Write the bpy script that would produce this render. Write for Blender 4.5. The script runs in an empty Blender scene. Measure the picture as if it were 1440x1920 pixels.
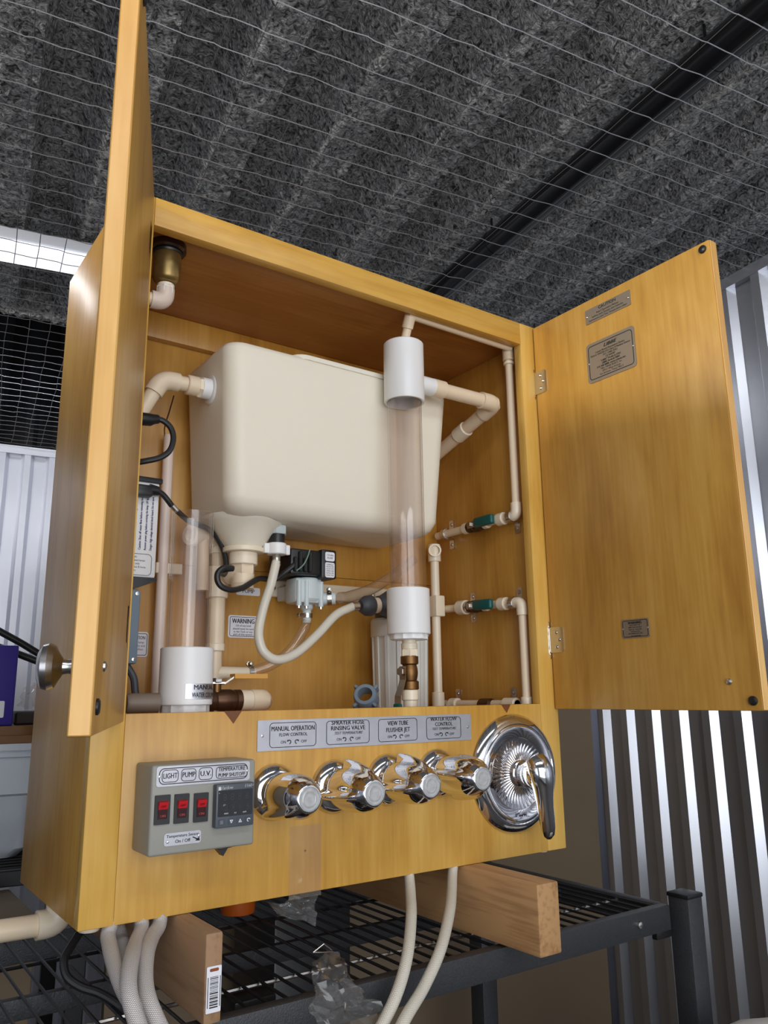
import bpy, bmesh, math, random
from mathutils import Vector, Matrix, noise
random.seed(7)
V = Vector
S = bpy.context.scene
COL = S.collection
PI = math.pi

# ------------------------------------------------------------------ camera
F = 1489.7
CR = Matrix(((0.819897, -0.572372, -0.012583),(0.117890, 0.190298, -0.974622),(0.560241, 0.797607, 0.223502)))
CAM = V((-0.2591, -0.9482, 0.2434))
cd = bpy.data.cameras.new('camera')
cam = bpy.data.objects.new('camera', cd)
COL.objects.link(cam)
x_, d_ = V(CR[0]).normalized(), V(CR[2]).normalized()
y_ = d_.cross(x_).normalized()
x_ = y_.cross(d_).normalized()
RX, RY, RZ = x_, y_, d_
mw = Matrix((x_, -y_, -d_)).transposed().to_4x4()
mw.translation = CAM
cam.matrix_world = mw
cd.sensor_width = 36
cd.lens = F / 1920 * 36
cd.clip_start = 0.02
S.camera = cam

def ray(u, v):
    return RX * ((u - 720) / F) + RY * ((v - 960) / F) + RZ
def at(u, v, x=None, y=None, z=None):
    """the point of the place that lies on the plane x=, y= or z= (metres)"""
    d = ray(u, v)
    if x is not None: t = (x - CAM.x) / d.x
    elif y is not None: t = (y - CAM.y) / d.y
    else: t = (z - CAM.z) / d.z
    return CAM + d * t
def A(u, v, y): return at(u, v, y=y)

# ------------------------------------------------------------------ room frame, light, exposure
TH = math.radians(-8.3)
rx, ry = V((math.cos(TH), math.sin(TH), 0)), V((-math.sin(TH), math.cos(TH), 0))
def RM(x, y, z): return rx * x + ry * y + V((0, 0, z))
FLOOR, MESH_Z, CEIL_Z = -1.25, 1.2, 1.82
WALL_R, WALL_B, WALL_L = 1.389, 2.28, -1.5

w = bpy.data.worlds.new('world'); S.world = w; w.use_nodes = True
w.node_tree.nodes['Background'].inputs[0].default_value = (0.62, 0.66, 0.72, 1)
w.node_tree.nodes['Background'].inputs[1].default_value = 0.26

def area(name, loc, target, sx, sy, power, col):
    l = bpy.data.lights.new(name, 'AREA'); l.shape = 'RECTANGLE'; l.size = sx; l.size_y = sy
    l.energy = power; l.color = col
    o = bpy.data.objects.new(name, l); COL.objects.link(o)
    o.location = loc
    o.rotation_euler = (V(target) - V(loc)).to_track_quat('-Z', 'Y').to_euler()
    return o
# daylight through the unit's roll-up door behind the photographer
area('doorway_daylight', RM(0.1, -2.9, 0.30), RM(0.2, 0.0, 0.45), 2.2, 1.9, 36, (0.94, 0.97, 1.0))
# ceiling strip lamp of the passage, above and behind the photographer
area('passage_lamp', RM(0.0, -1.75, 1.79), RM(0.0, -1.6, 0.0), 2.6, 0.42, 15, (0.95, 0.97, 1.0))
# lamp over the neighbouring unit: it shines over the partition
pl_ = bpy.data.lights.new('neighbour_lamp', 'POINT'); pl_.energy = 230; pl_.color = (1.0, 0.97, 0.92); pl_.shadow_soft_size = 0.2
plo = bpy.data.objects.new('neighbour_lamp', pl_); COL.objects.link(plo); plo.location = RM(-3.1, -0.5, 1.70)
S.view_settings.view_transform = 'Standard'
S.view_settings.look = 'None'
S.view_settings.exposure = 0.5
S.view_settings.gamma = 1.0
S.view_settings.use_curve_mapping = False

# ------------------------------------------------------------------ materials
MATS = {}
def srgb(r, g, b):
    f = lambda c: (c / 255 / 12.92) if c / 255 <= 0.04045 else ((c / 255 + 0.055) / 1.055) ** 2.4
    return (f(r), f(g), f(b), 1)
def mat(name, col, rough=0.5, metal=0.0, spec=0.5, coat=0.0, var=0.0, vscale=20.0, bump=0.0, bscale=200.0, sss=0.0, ior=None):
    if name in MATS: return MATS[name]
    m = bpy.data.materials.new(name); m.use_nodes = True; MATS[name] = m
    nt = m.node_tree; b = nt.nodes['Principled BSDF']
    b.inputs['Base Color'].default_value = col
    b.inputs['Roughness'].default_value = rough
    b.inputs['Metallic'].default_value = metal
    b.inputs['Specular IOR Level'].default_value = spec
    b.inputs['Coat Weight'].default_value = coat
    b.inputs['Coat Roughness'].default_value = 0.12
    if sss:
        b.inputs['Subsurface Weight'].default_value = sss
        b.inputs['Subsurface Radius'].default_value = (0.02, 0.016, 0.01)
        b.inputs['Subsurface Scale'].default_value = 0.6
    tc = nt.nodes.new('ShaderNodeTexCoord')
    if var:
        n = nt.nodes.new('ShaderNodeTexNoise'); n.inputs['Scale'].default_value = vscale; n.inputs['Detail'].default_value = 5
        nt.links.new(tc.outputs['Object'], n.inputs['Vector'])
        r = nt.nodes.new('ShaderNodeValToRGB')
        r.color_ramp.elements[0].position = 0.3; r.color_ramp.elements[1].position = 0.7
        c = V(col[:3])
        r.color_ramp.elements[0].color = tuple(c * (1 - var)) + (1,)
        r.color_ramp.elements[1].color = tuple(min(1, k) for k in c * (1 + var)) + (1,)
        nt.links.new(n.outputs['Fac'], r.inputs[0]); nt.links.new(r.outputs[0], b.inputs['Base Color'])
    if bump:
        n = nt.nodes.new('ShaderNodeTexNoise'); n.inputs['Scale'].default_value = bscale; n.inputs['Detail'].default_value = 3
        nt.links.new(tc.outputs['Object'], n.inputs['Vector'])
        bp = nt.nodes.new('ShaderNodeBump'); bp.inputs['Strength'].default_value = bump; bp.inputs['Distance'].default_value = 0.002
        nt.links.new(n.outputs['Fac'], bp.inputs['Height']); nt.links.new(bp.outputs[0], b.inputs['Normal'])
    return m

def wood(name, c0, c1, c2, axis='z', rough=0.42, coat=0.22, grain=1.0, knots=()):
    m = bpy.data.materials.new(name); m.use_nodes = True; MATS[name] = m
    nt = m.node_tree; N = nt.nodes; L = nt.links; b = N['Principled BSDF']
    tc = N.new('ShaderNodeTexCoord'); oi = N.new('ShaderNodeObjectInfo')
    ad = N.new('ShaderNodeVectorMath'); ad.operation = 'ADD'
    sc = N.new('ShaderNodeVectorMath'); sc.operation = 'SCALE'; sc.inputs['Scale'].default_value = 0.7
    cb = N.new('ShaderNodeCombineXYZ')
    for k in range(3): L.new(oi.outputs['Random'], cb.inputs[k])
    L.new(cb.outputs[0], sc.inputs[0])
    L.new(tc.outputs['Object'], ad.inputs[0]); L.new(sc.outputs[0], ad.inputs[1])
    def noisen(s, stretch, det, dist=0.0):
        mp = N.new('ShaderNodeMapping')
        sv = [1, 1, 1]; sv['xyz'.index(axis)] = stretch
        mp.inputs['Scale'].default_value = sv
        L.new(ad.outputs[0], mp.inputs[0])
        n = N.new('ShaderNodeTexNoise'); n.inputs['Scale'].default_value = s; n.inputs['Detail'].default_value = det
        n.inputs['Distortion'].default_value = dist
        L.new(mp.outputs[0], n.inputs['Vector'])
        return n.outputs['Fac']
    big = noisen(7.0, 0.28, 4, 1.2)
    fine = noisen(150.0, 0.05, 4, 0.2)
    blot = noisen(30.0, 0.35, 3, 0.6)
    def mth(op, a, bb):
        n = N.new('ShaderNodeMath'); n.operation = op
        for i, q in enumerate((a, bb)):
            if isinstance(q, (int, float)): n.inputs[i].default_value = q
            else: L.new(q, n.inputs[i])
        return n.outputs[0]
    s = mth('ADD', mth('MULTIPLY', big, 0.62), mth('ADD', mth('MULTIPLY', fine, 0.26 * grain), mth('MULTIPLY', blot, 0.2)))
    r = N.new('ShaderNodeValToRGB'); L.new(s, r.inputs[0])
    e = r.color_ramp.elements
    e[0].position = 0.34; e[0].color = c0
    e[1].position = 0.72; e[1].color = c2
    k = e.new(0.53); k.color = c1
    out = r.outputs[0]
    for (kx, ky, kz, rad) in knots:
        mp = N.new('ShaderNodeVectorMath'); mp.operation = 'SUBTRACT'; mp.inputs[1].default_value = (kx, ky, kz)
        L.new(tc.outputs['Object'], mp.inputs[0])
        ln = N.new('ShaderNodeVectorMath'); ln.operation = 'LENGTH'; L.new(mp.outputs[0], ln.inputs[0])
        nb = mth('ADD', mth('DIVIDE', ln.outputs['Value'], rad), mth('MULTIPLY', blot, 0.9))
        rp = N.new('ShaderNodeValToRGB'); rp.color_ramp.elements[0].position = 0.55; rp.color_ramp.elements[1].position = 1.0
        rp.color_ramp.elements[0].color = (1, 1, 1, 1); rp.color_ramp.elements[1].color = (0, 0, 0, 1)
        L.new(nb, rp.inputs[0])
        mx = N.new('ShaderNodeMix'); mx.data_type = 'RGBA'
        L.new(rp.outputs[0], mx.inputs[0]); L.new(out, mx.inputs[6]); mx.inputs[7].default_value = srgb(92, 52, 18)
        out = mx.outputs[2]
    L.new(out, b.inputs['Base Color'])
    b.inputs['Roughness'].default_value = rough
    b.inputs['Coat Weight'].default_value = coat; b.inputs['Coat Roughness'].default_value = 0.26
    bp = N.new('ShaderNodeBump'); bp.inputs['Strength'].default_value = 0.08; bp.inputs['Distance'].default_value = 0.001
    L.new(fine, bp.inputs['Height']); L.new(bp.outputs[0], b.inputs['Normal'])
    return m

def clear(name, col, ior=1.45, rough=0.03, gain=1.0, haze=0.0, hazecol=(0.8, 0.8, 0.8, 1)):
    m = bpy.data.materials.new(name); m.use_nodes = True; MATS[name] = m
    nt = m.node_tree; N = nt.nodes; L = nt.links
    for n in list(N): N.remove(n)
    o = N.new('ShaderNodeOutputMaterial'); t = N.new('ShaderNodeBsdfTransparent'); g = N.new('ShaderNodeBsdfGlossy')
    t.inputs[0].default_value = col; g.inputs['Roughness'].default_value = rough
    f = N.new('ShaderNodeLayerWeight'); f.inputs['Blend'].default_value = 0.5
    pw = N.new('ShaderNodeMath'); pw.operation = 'POWER'; pw.inputs[1].default_value = 3.2
    L.new(f.outputs['Facing'], pw.inputs[0])
    mu = N.new('ShaderNodeMath'); mu.operation = 'MULTIPLY_ADD'; mu.inputs[1].default_value = 0.6 * gain; mu.inputs[2].default_value = 0.035 * gain; mu.use_clamp = True
    L.new(pw.outputs[0], mu.inputs[0])
    base = t.outputs[0]
    if haze:
        df = N.new('ShaderNodeBsdfDiffuse'); df.inputs[0].default_value = hazecol
        h = N.new('ShaderNodeMixShader'); h.inputs[0].default_value = haze
        L.new(t.outputs[0], h.inputs[1]); L.new(df.outputs[0], h.inputs[2]); base = h.outputs[0]
    mx = N.new('ShaderNodeMixShader')
    L.new(mu.outputs[0], mx.inputs[0]); L.new(base, mx.inputs[1]); L.new(g.outputs[0], mx.inputs[2])
    L.new(mx.outputs[0], o.inputs[0])
    return m

def braid(name, c0, c1, su, sv):
    m = bpy.data.materials.new(name); m.use_nodes = True; MATS[name] = m
    nt = m.node_tree; N = nt.nodes; L = nt.links; b = N['Principled BSDF']
    tc = N.new('ShaderNodeTexCoord'); mp = N.new('ShaderNodeMapping'); mp.inputs['Scale'].default_value = (su, sv, 1)
    L.new(tc.outputs['UV'], mp.inputs[0])
    outs = []
    for rot in (0.9, -0.9):
        m2 = N.new('ShaderNodeMapping'); m2.inputs['Rotation'].default_value = (0, 0, rot); L.new(mp.outputs[0], m2.inputs[0])
        wv = N.new('ShaderNodeTexWave'); wv.inputs['Scale'].default_value = 1.0; L.new(m2.outputs[0], wv.inputs[0]); outs.append(wv.outputs['Fac'])
    mx = N.new('ShaderNodeMath'); mx.operation = 'MULTIPLY'; L.new(outs[0], mx.inputs[0]); L.new(outs[1], mx.inputs[1])
    r = N.new('ShaderNodeValToRGB'); r.color_ramp.elements[0].color = c0; r.color_ramp.elements[1].color = c1
    r.color_ramp.elements[1].position = 0.45
    L.new(mx.outputs[0], r.inputs[0]); L.new(r.outputs[0], b.inputs['Base Color'])
    bp = N.new('ShaderNodeBump'); bp.inputs['Strength'].default_value = 0.5; bp.inputs['Distance'].default_value = 0.001
    L.new(mx.outputs[0], bp.inputs['Height']); L.new(bp.outputs[0], b.inputs['Normal'])
    b.inputs['Roughness'].default_value = 0.45
    return m

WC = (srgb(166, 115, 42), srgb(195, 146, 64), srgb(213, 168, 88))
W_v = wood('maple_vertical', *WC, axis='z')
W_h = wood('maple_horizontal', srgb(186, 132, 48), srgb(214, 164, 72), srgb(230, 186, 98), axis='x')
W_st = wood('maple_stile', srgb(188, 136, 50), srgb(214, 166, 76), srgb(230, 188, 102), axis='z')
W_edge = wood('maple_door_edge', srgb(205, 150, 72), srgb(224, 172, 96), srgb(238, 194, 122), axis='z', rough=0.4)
W_in = wood('maple_inside_shaded', srgb(160, 107, 38), srgb(188, 136, 56), srgb(206, 158, 78), axis='z')  # same maple, with the shade inside the cabinet put into the colour
W_inh = wood('maple_inside_top_shaded', srgb(152, 94, 40), srgb(176, 116, 54), srgb(194, 138, 72), axis='x')  # maple darkened further: shade on the inner top and bottom, in the colour
LUM = wood('pine_lumber', srgb(96, 64, 38), srgb(150, 108, 68), srgb(182, 140, 94), axis='y', rough=0.7, coat=0.0, grain=2.2)  # tones darkened to stand in for shading on the right beam
LUM2 = wood('fir_lumber_weathered', srgb(98, 72, 50), srgb(136, 104, 74), srgb(160, 126, 94), axis='y', rough=0.75, coat=0.0, grain=2.2)
TANK = mat('cream_polyethylene', srgb(238, 231, 214), 0.42, spec=0.4, sss=0.25, bump=0.05, bscale=60)
CPVC = mat('cream_cpvc', srgb(232, 212, 184), 0.35)
CPVC2 = mat('ivory_cpvc_fitting', srgb(236, 222, 198), 0.3)
PVC = mat('white_pvc', srgb(236, 236, 236), 0.32)
PVCG = mat('grey_white_filter', srgb(214, 214, 208), 0.4)
CHROME = mat('chrome', (0.78, 0.78, 0.80, 1), 0.06, 1.0)
NICKEL = mat('brushed_nickel', (0.62, 0.60, 0.58, 1), 0.25, 1.0)
STEEL = mat('zinc_steel', (0.60, 0.58, 0.55, 1), 0.3, 1.0)
PLATE = mat('brushed_steel_plate', (0.52, 0.52, 0.55, 1), 0.42, 0.85, var=0.06, vscale=40)
PLATE2 = mat('bronze_grey_plate', srgb(150, 136, 118), 0.4, 0.5)
BRASS = mat('aged_brass', srgb(118, 86, 52), 0.42, 0.9, var=0.25, vscale=60)
BRONZE = mat('dark_bronze', srgb(92, 66, 48), 0.42, 0.75, var=0.3, vscale=60)
OLDBRASS = mat('tarnished_brass_cup', srgb(150, 126, 78), 0.35, 0.8, var=0.25, vscale=45)
BLACK = mat('black_plastic', (0.012, 0.012, 0.013, 1), 0.38)
RUBBER = mat('black_rubber_cord', (0.014, 0.014, 0.015, 1), 0.45)
TEAL = mat('teal_vinyl_grip', srgb(10, 84, 80), 0.4)
GREY = mat('grey_enclosure', srgb(150, 148, 140), 0.45, bump=0.1, bscale=900)
DGREY = mat('dark_grey_fitting', srgb(70, 74, 80), 0.45)
BGREY = mat('blue_grey_plastic', srgb(112, 128, 142), 0.45)
LGREY = mat('pale_blue_grey_pump', srgb(198, 208, 210), 0.42)
WHITE = mat('white_label', srgb(232, 232, 238), 0.5)
INK = mat('black_ink', (0.01, 0.01, 0.012, 1), 0.6)
BLUEINK = mat('blue_ink', srgb(38, 44, 130), 0.6)
WHINK = mat('white_ink', (0.85, 0.85, 0.85, 1), 0.5)
RED = mat('red_rocker', srgb(196, 34, 40), 0.35)
DRED = mat('dark_red_ink', srgb(120, 30, 30), 0.5)
CTRL = mat('slate_controller', srgb(78, 84, 92), 0.45)
SCREEN = mat('dark_screen', (0.012, 0.012, 0.014, 1), 0.22)
SCREEN2 = mat('unlit_digits', (0.026, 0.026, 0.03, 1), 0.3)
CLEAR = clear('clear_acrylic', (0.97, 0.948, 0.94, 1), gain=1.15, haze=0.012)
HOSEC = clear('clear_vinyl_hose', (0.955, 0.91, 0.85, 1), gain=2.0, rough=0.10, haze=0.07, hazecol=(0.85, 0.78, 0.68, 1))
FILM = clear('crumpled_film', (0.93, 0.90, 0.86, 1), ior=1.5, gain=1.6, rough=0.12, haze=0.06)
TAPE = clear('packing_tape', (0.93, 0.90, 0.86, 1), gain=1.2, rough=0.2, haze=0.10, hazecol=(0.8, 0.66, 0.5, 1))
INDEX = mat('clear_index_button', srgb(176, 176, 176), 0.12, 0.0, spec=0.8, var=0.12, vscale=160)
HOSEW = braid('ivory_reinforced_hose', srgb(196, 188, 172), srgb(222, 216, 204), 6, 160)
HOSEI = mat('smooth_ivory_hose', srgb(216, 210, 196), 0.3, spec=0.6, sss=0.1)
HOSEB = braid('white_braided_hose', srgb(150, 142, 138), srgb(232, 226, 222), 8, 260)
WALLM = mat('galvanised_wall', srgb(190, 192, 200), 0.27, 0.85, spec=0.5, var=0.06, vscale=5)
WALLM_LIT = mat('galvanised_wall_lit', srgb(226, 228, 238), 0.30, 0.55, spec=0.5, var=0.05, vscale=5)  # same wall steel, colour lightened to carry the light on the back wall
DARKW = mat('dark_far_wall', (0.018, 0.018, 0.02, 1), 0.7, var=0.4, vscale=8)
TRIMM = mat('white_wall_trim', srgb(222, 224, 232), 0.35, 0.2)
FLOORM = mat('concrete_floor', srgb(62, 56, 50), 0.7, var=0.2, vscale=6)
WIRE = mat('galvanised_wire', (0.42, 0.42, 0.43, 1), 0.42, 0.8)
WIRED = mat('dull_wire', (0.16, 0.16, 0.17, 1), 0.5, 0.7)
SPRK = mat('black_sprinkler_pipe', (0.006, 0.006, 0.007, 1), 0.2)
RACK = mat('charcoal_rack', srgb(64, 65, 68), 0.42, 0.3, bump=0.35, bscale=500, var=0.15, vscale=300)
RACKW = mat('black_deck_wire', (0.02, 0.02, 0.022, 1), 0.4, 0.3)
BOARD = mat('brown_board', srgb(116, 100, 80), 0.75, var=0.06, vscale=4)
BLUEB = mat('blue_box', srgb(48, 36, 140), 0.5)
TUB = mat('frosted_tub', srgb(206, 214, 224), 0.35)
BROWN = mat('brown_tray', srgb(122, 84, 44), 0.55, var=0.15, vscale=10)
DBROWN = mat('dark_brown_box', srgb(44, 32, 26), 0.7)
REDW = mat('red_brown_shelf', srgb(92, 50, 34), 0.5, var=0.3, vscale=12)
ORANGE = mat('orange_plastic', srgb(206, 96, 20), 0.45)
WARM_W = mat('white_sack', srgb(226, 220, 212), 0.7, var=0.04, vscale=30)
lampm = bpy.data.materials.new('lamp_diffuser'); lampm.use_nodes = True
lb = lampm.node_tree.nodes['Principled BSDF']
lb.inputs['Base Color'].default_value = (0.9, 0.9, 0.95, 1)
lb.inputs['Emission Color'].default_value = (0.90, 0.92, 1.0, 1); lb.inputs['Emission Strength'].default_value = 0.9

# sprayed fibre insulation
INS = bpy.data.materials.new('fibre_insulation'); INS.use_nodes = True
nt = INS.node_tree; N = nt.nodes; L = nt.links; b = N['Principled BSDF']; b.inputs['Roughness'].default_value = 0.9
b.inputs['Specular IOR Level'].default_value = 0.15
tc = N.new('ShaderNodeTexCoord')
n1 = N.new('ShaderNodeTexNoise'); n1.inputs['Scale'].default_value = 55; n1.inputs['Detail'].default_value = 6; n1.inputs['Distortion'].default_value = 1.5
n2 = N.new('ShaderNodeTexVoronoi'); n2.inputs['Scale'].default_value = 70
L.new(tc.outputs['Object'], n1.inputs['Vector']); L.new(n1.outputs['Color'], n2.inputs['Vector'])
mpv = N.new('ShaderNodeVectorMath'); mpv.operation = 'MULTIPLY_ADD'; mpv.inputs[1].default_value = (0.05, 0.05, 0.05)
L.new(n1.outputs['Color'], mpv.inputs[0]); L.new(tc.outputs['Object'], mpv.inputs[2]); L.new(mpv.outputs[0], n2.inputs['Vector'])
r = N.new('ShaderNodeValToRGB'); r.color_ramp.elements[0].position = 0.33; r.color_ramp.elements[1].position = 0.72
r.color_ramp.elements[0].color = srgb(74, 73, 73); r.color_ramp.elements[1].color = srgb(236, 234, 232)
L.new(n1.outputs['Fac'], r.inputs[0])
L.new(r.outputs[0], b.inputs['Base Color'])
bp = N.new('ShaderNodeBump'); bp.inputs['Strength'].default_value = 0.9; bp.inputs['Distance'].default_value = 0.012
mh = N.new('ShaderNodeMath'); mh.operation = 'ADD'; L.new(n1.outputs['Fac'], mh.inputs[0]); L.new(n2.outputs['Distance'], mh.inputs[1])
L.new(mh.outputs[0], bp.inputs['Height']); L.new(bp.outputs[0], b.inputs['Normal'])

# ------------------------------------------------------------------ object helpers
ORG = {}
def empty(name, loc):
    o = bpy.data.objects.new(name, None); COL.objects.link(o); o.location = loc; o.empty_display_size = 0.02
    ORG[o] = V(loc); return o
def tag(o, label, cat, group=None):
    o['label'] = label; o['category'] = cat
    if group: o['group'] = group
    return o
def thing(name, loc, label, cat, group=None): return tag(empty(name, loc), label, cat, group)
def struct(o): o['kind'] = 'structure'; return o

class MB:
    def __init__(s): s.v = []; s.f = []; s.uv = {}
    def add(s, vs, fs, uvs=None):
        o = len(s.v); s.v += [V(p) for p in vs]
        for i, f in enumerate(fs):
            if uvs: s.uv[len(s.f)] = uvs[i]
            s.f.append([o + k for k in f])
        return s
    def box(s, lo, hi, bev=0.0, seg=2, fr=None):
        x0, y0, z0 = lo; x1, y1, z1 = hi
        if x0 > x1: x0, x1 = x1, x0
        if y0 > y1: y0, y1 = y1, y0
        if z0 > z1: z0, z1 = z1, z0
        bm = bmesh.new()
        bmesh.ops.create_cube(bm, size=1)
        for q in bm.verts: q.co = V((x0 + (q.co.x + .5) * (x1 - x0), y0 + (q.co.y + .5) * (y1 - y0), z0 + (q.co.z + .5) * (z1 - z0)))
        if bev: bmesh.ops.bevel(bm, geom=bm.edges[:], offset=bev, segments=seg, affect='EDGES', profile=0.5)
        return s.bm(bm, fr)
    def bm(s, bm, fr=None):
        bm.verts.index_update()
        vs = [fr(v.co) if fr else v.co.copy() for v in bm.verts]
        s.add(vs, [[v.index for v in f.verts] for f in bm.faces]); bm.free(); return s
    def tube(s, pts, r, seg=12, cap=True, ell=None):
        pts = [V(p) for p in pts]; n = len(pts)
        rr = r if isinstance(r, (list, tuple)) else [r] * n
        tan = [(pts[min(i + 1, n - 1)] - pts[max(i - 1, 0)]).normalized() for i in range(n)]
        a = V((0, 0, 1)) if abs(tan[0].z) < 0.9 else V((1, 0, 0))
        nx = tan[0].cross(a).normalized()
        vs = []; L_ = [0.0]
        for i in range(n):
            if i: L_.append(L_[-1] + (pts[i] - pts[i - 1]).length)
            nx = (nx - tan[i] * nx.dot(tan[i])).normalized(); ny = tan[i].cross(nx)
            for k in range(seg):
                t = 2 * PI * k / seg
                vs.append(pts[i] + (nx * math.cos(t) + ny * math.sin(t)) * rr[i])
        fs = []; uvs = []
        for i in range(n - 1):
            for k in range(seg):
                k2 = (k + 1) % seg
                fs.append([i * seg + k, i * seg + k2, (i + 1) * seg + k2, (i + 1) * seg + k])
                uvs.append([(k / seg, L_[i]), ((k + 1) / seg, L_[i]), ((k + 1) / seg, L_[i + 1]), (k / seg, L_[i + 1])])
        if cap:
            fs.append(list(range(seg))[::-1]); uvs.append([(0, 0)] * seg)
            fs.append([(n - 1) * seg + k for k in range(seg)]); uvs.append([(0, 0)] * seg)
        return s.add(vs, fs, uvs)
    def lathe(s, o, ax, prof, seg=24, mod=None, up=None, cap=True):
        o = V(o); ax = V(ax).normalized()
        a = V(up) if up else (V((0, 0, 1)) if abs(ax.z) < 0.9 else V((1, 0, 0)))
        nx = (a - ax * a.dot(ax)).normalized(); ny = ax.cross(nx)
        vs = []; n = len(prof)
        for i, (r, h) in enumerate(prof):
            for k in range(seg):
                t = 2 * PI * k / seg; q = r; hh = h
                if mod:
                    q, hh = mod(t, i, r, h)
                vs.append(o + ax * hh + (nx * math.cos(t) + ny * math.sin(t)) * q)
        fs = []
        for i in range(n - 1):
            for k in range(seg):
                k2 = (k + 1) % seg
                fs.append([i * seg + k, i * seg + k2, (i + 1) * seg + k2, (i + 1) * seg + k])
        if cap and prof[0][0] > 1e-6: fs.append(list(range(seg))[::-1])
        if cap and prof[-1][0] > 1e-6: fs.append([(n - 1) * seg + k for k in range(seg)])
        return s.add(vs, fs)
    def prism(s, poly, d):
        poly = [V(p) for p in poly]; d = V(d); n = len(poly)
        s.add(poly + [p + d for p in poly], [list(range(n))[::-1], list(range(n, 2 * n))] + [[k, (k + 1) % n, n + (k + 1) % n, n + k] for k in range(n)])
        return s
    def build(s, name, m, parent=None, smooth=35, org=None):
        me = bpy.data.meshes.new(name)
        if parent is not None: o0 = ORG[parent]
        elif org is not None: o0 = V(org)
        else:
            xs = [p.x for p in s.v]; ys = [p.y for p in s.v]; zs = [p.z for p in s.v]
            o0 = V(((min(xs) + max(xs)) / 2, (min(ys) + max(ys)) / 2, min(zs)))
        me.from_pydata([p - o0 for p in s.v], [], s.f)
        if s.uv:
            ul = me.uv_layers.new(name='UVMap')
            for pi, uv in s.uv.items():
                for li, q in zip(me.polygons[pi].loop_indices, uv): ul.data[li].uv = q
        bm = bmesh.new(); bm.from_mesh(me); bmesh.ops.recalc_face_normals(bm, faces=bm.faces); bm.to_mesh(me); bm.free()
        if smooth:
            me.polygons.foreach_set('use_smooth', [True] * len(me.polygons))
            me.set_sharp_from_angle(angle=math.radians(smooth))
        me.materials.append(m)
        o = bpy.data.objects.new(name, me); COL.objects.link(o)
        if parent is not None: o.parent = parent; ORG[o] = o0
        else: o.location = o0; ORG[o] = o0
        return o

def spline(pts, n=8):
    pts = [V(p) for p in pts]; out = []
    P = [pts[0] * 2 - pts[1]] + pts + [pts[-1] * 2 - pts[-2]]
    for i in range(1, len(P) - 2):
        a, b_, c, d = P[i - 1], P[i], P[i + 1], P[i + 2]
        for k in range(n):
            t = k / n
            out.append(0.5 * ((2 * b_) + (c - a) * t + (2 * a - 5 * b_ + 4 * c - d) * t * t + (3 * b_ - a - 3 * c + d) * t ** 3))
    out.append(pts[-1]); return out

class Frame:
    """flat surface: centre, right, up; n points out of it"""
    def __init__(s, o, r_, u_): s.o = V(o); s.r = V(r_).normalized(); s.u = V(u_).normalized(); s.n = s.r.cross(s.u).normalized()
    def P(s, x, z, h=0.0): return s.o + s.r * x + s.u * z + s.n * h
    def __call__(s, p): return s.P(p[0], p[1], p[2])
    def off(s, x, z, h=0.0): return Frame(s.P(x, z, h), s.r, s.u)
def rr_pts(w_, h_, r_, n=5, cham=False):
    out = []
    for cx, cz, a0 in ((1, 1, 0), (-1, 1, 1), (-1, -1, 2), (1, -1, 3)):
        for k in range(n + 1):
            t = (a0 + k / n) * PI / 2
            out.append((cx * (w_ / 2 - r_) + math.cos(t) * r_, cz * (h_ / 2 - r_) + math.sin(t) * r_))
    return out
def slab(mb, fr, w_, h_, r_, t0, t1, n=5):
    return mb.prism([fr.P(a, c, t0) for a, c in rr_pts(w_, h_, r_, n)], fr.n * (t1 - t0))
def ring(mb, fr, w_, h_, r_, lw, hh, n=5, t=0.00015):
    o = rr_pts(w_, h_, r_, n); i = rr_pts(w_ - 2 * lw, h_ - 2 * lw, max(r_ - lw, 0.0002), n); k = len(o)
    mb.add([fr.P(a, c, hh) for a, c in o] + [fr.P(a, c, hh) for a, c in i], [[j, (j + 1) % k, k + (j + 1) % k, k + j] for j in range(k)])
    return mb
def text(mb, fr, body, x, z, h_, hh=0.0004, maxw=None, bold=0.0, shear=0.0, wscale=1.0, align='CENTER'):
    c = bpy.data.curves.new('t', 'FONT'); c.body = body; c.align_x = align; c.align_y = 'CENTER'
    c.size = 1.0; c.resolution_u = 2; c.shear = shear
    o = bpy.data.objects.new('t', c); COL.objects.link(o)
    me = o.to_mesh()
    vs = [v.co.copy() for v in me.vertices]; fs = [list(p.vertices) for p in me.polygons]
    o.to_mesh_clear(); bpy.data.objects.remove(o); bpy.data.curves.remove(c)
    if not vs: return mb
    s_ = h_ / 0.72; sx = s_ * wscale
    wd = max(p.x for p in vs) - min(p.x for p in vs)
    if maxw and wd * sx > maxw: sx = maxw / wd
    for dx in ((0,) if bold <= 0 else (-bold, bold)):            # heavier print: strokes doubled side by side
        mb.add([fr.P(x + (p.x + dx) * sx, z + p.y * s_, hh) for p in vs], fs)
    return mb
def quad(u0, y0, u1, y1, y): return A(u0, y0, y), A(u1, y1, y)
def disc(mb, fr, x, z, r_, t0, t1, seg=16):
    return mb.prism([fr.P(x + math.cos(2 * PI * k / seg) * r_, z + math.sin(2 * PI * k / seg) * r_, t0) for k in range(seg)], fr.n * (t1 - t0))

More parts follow.
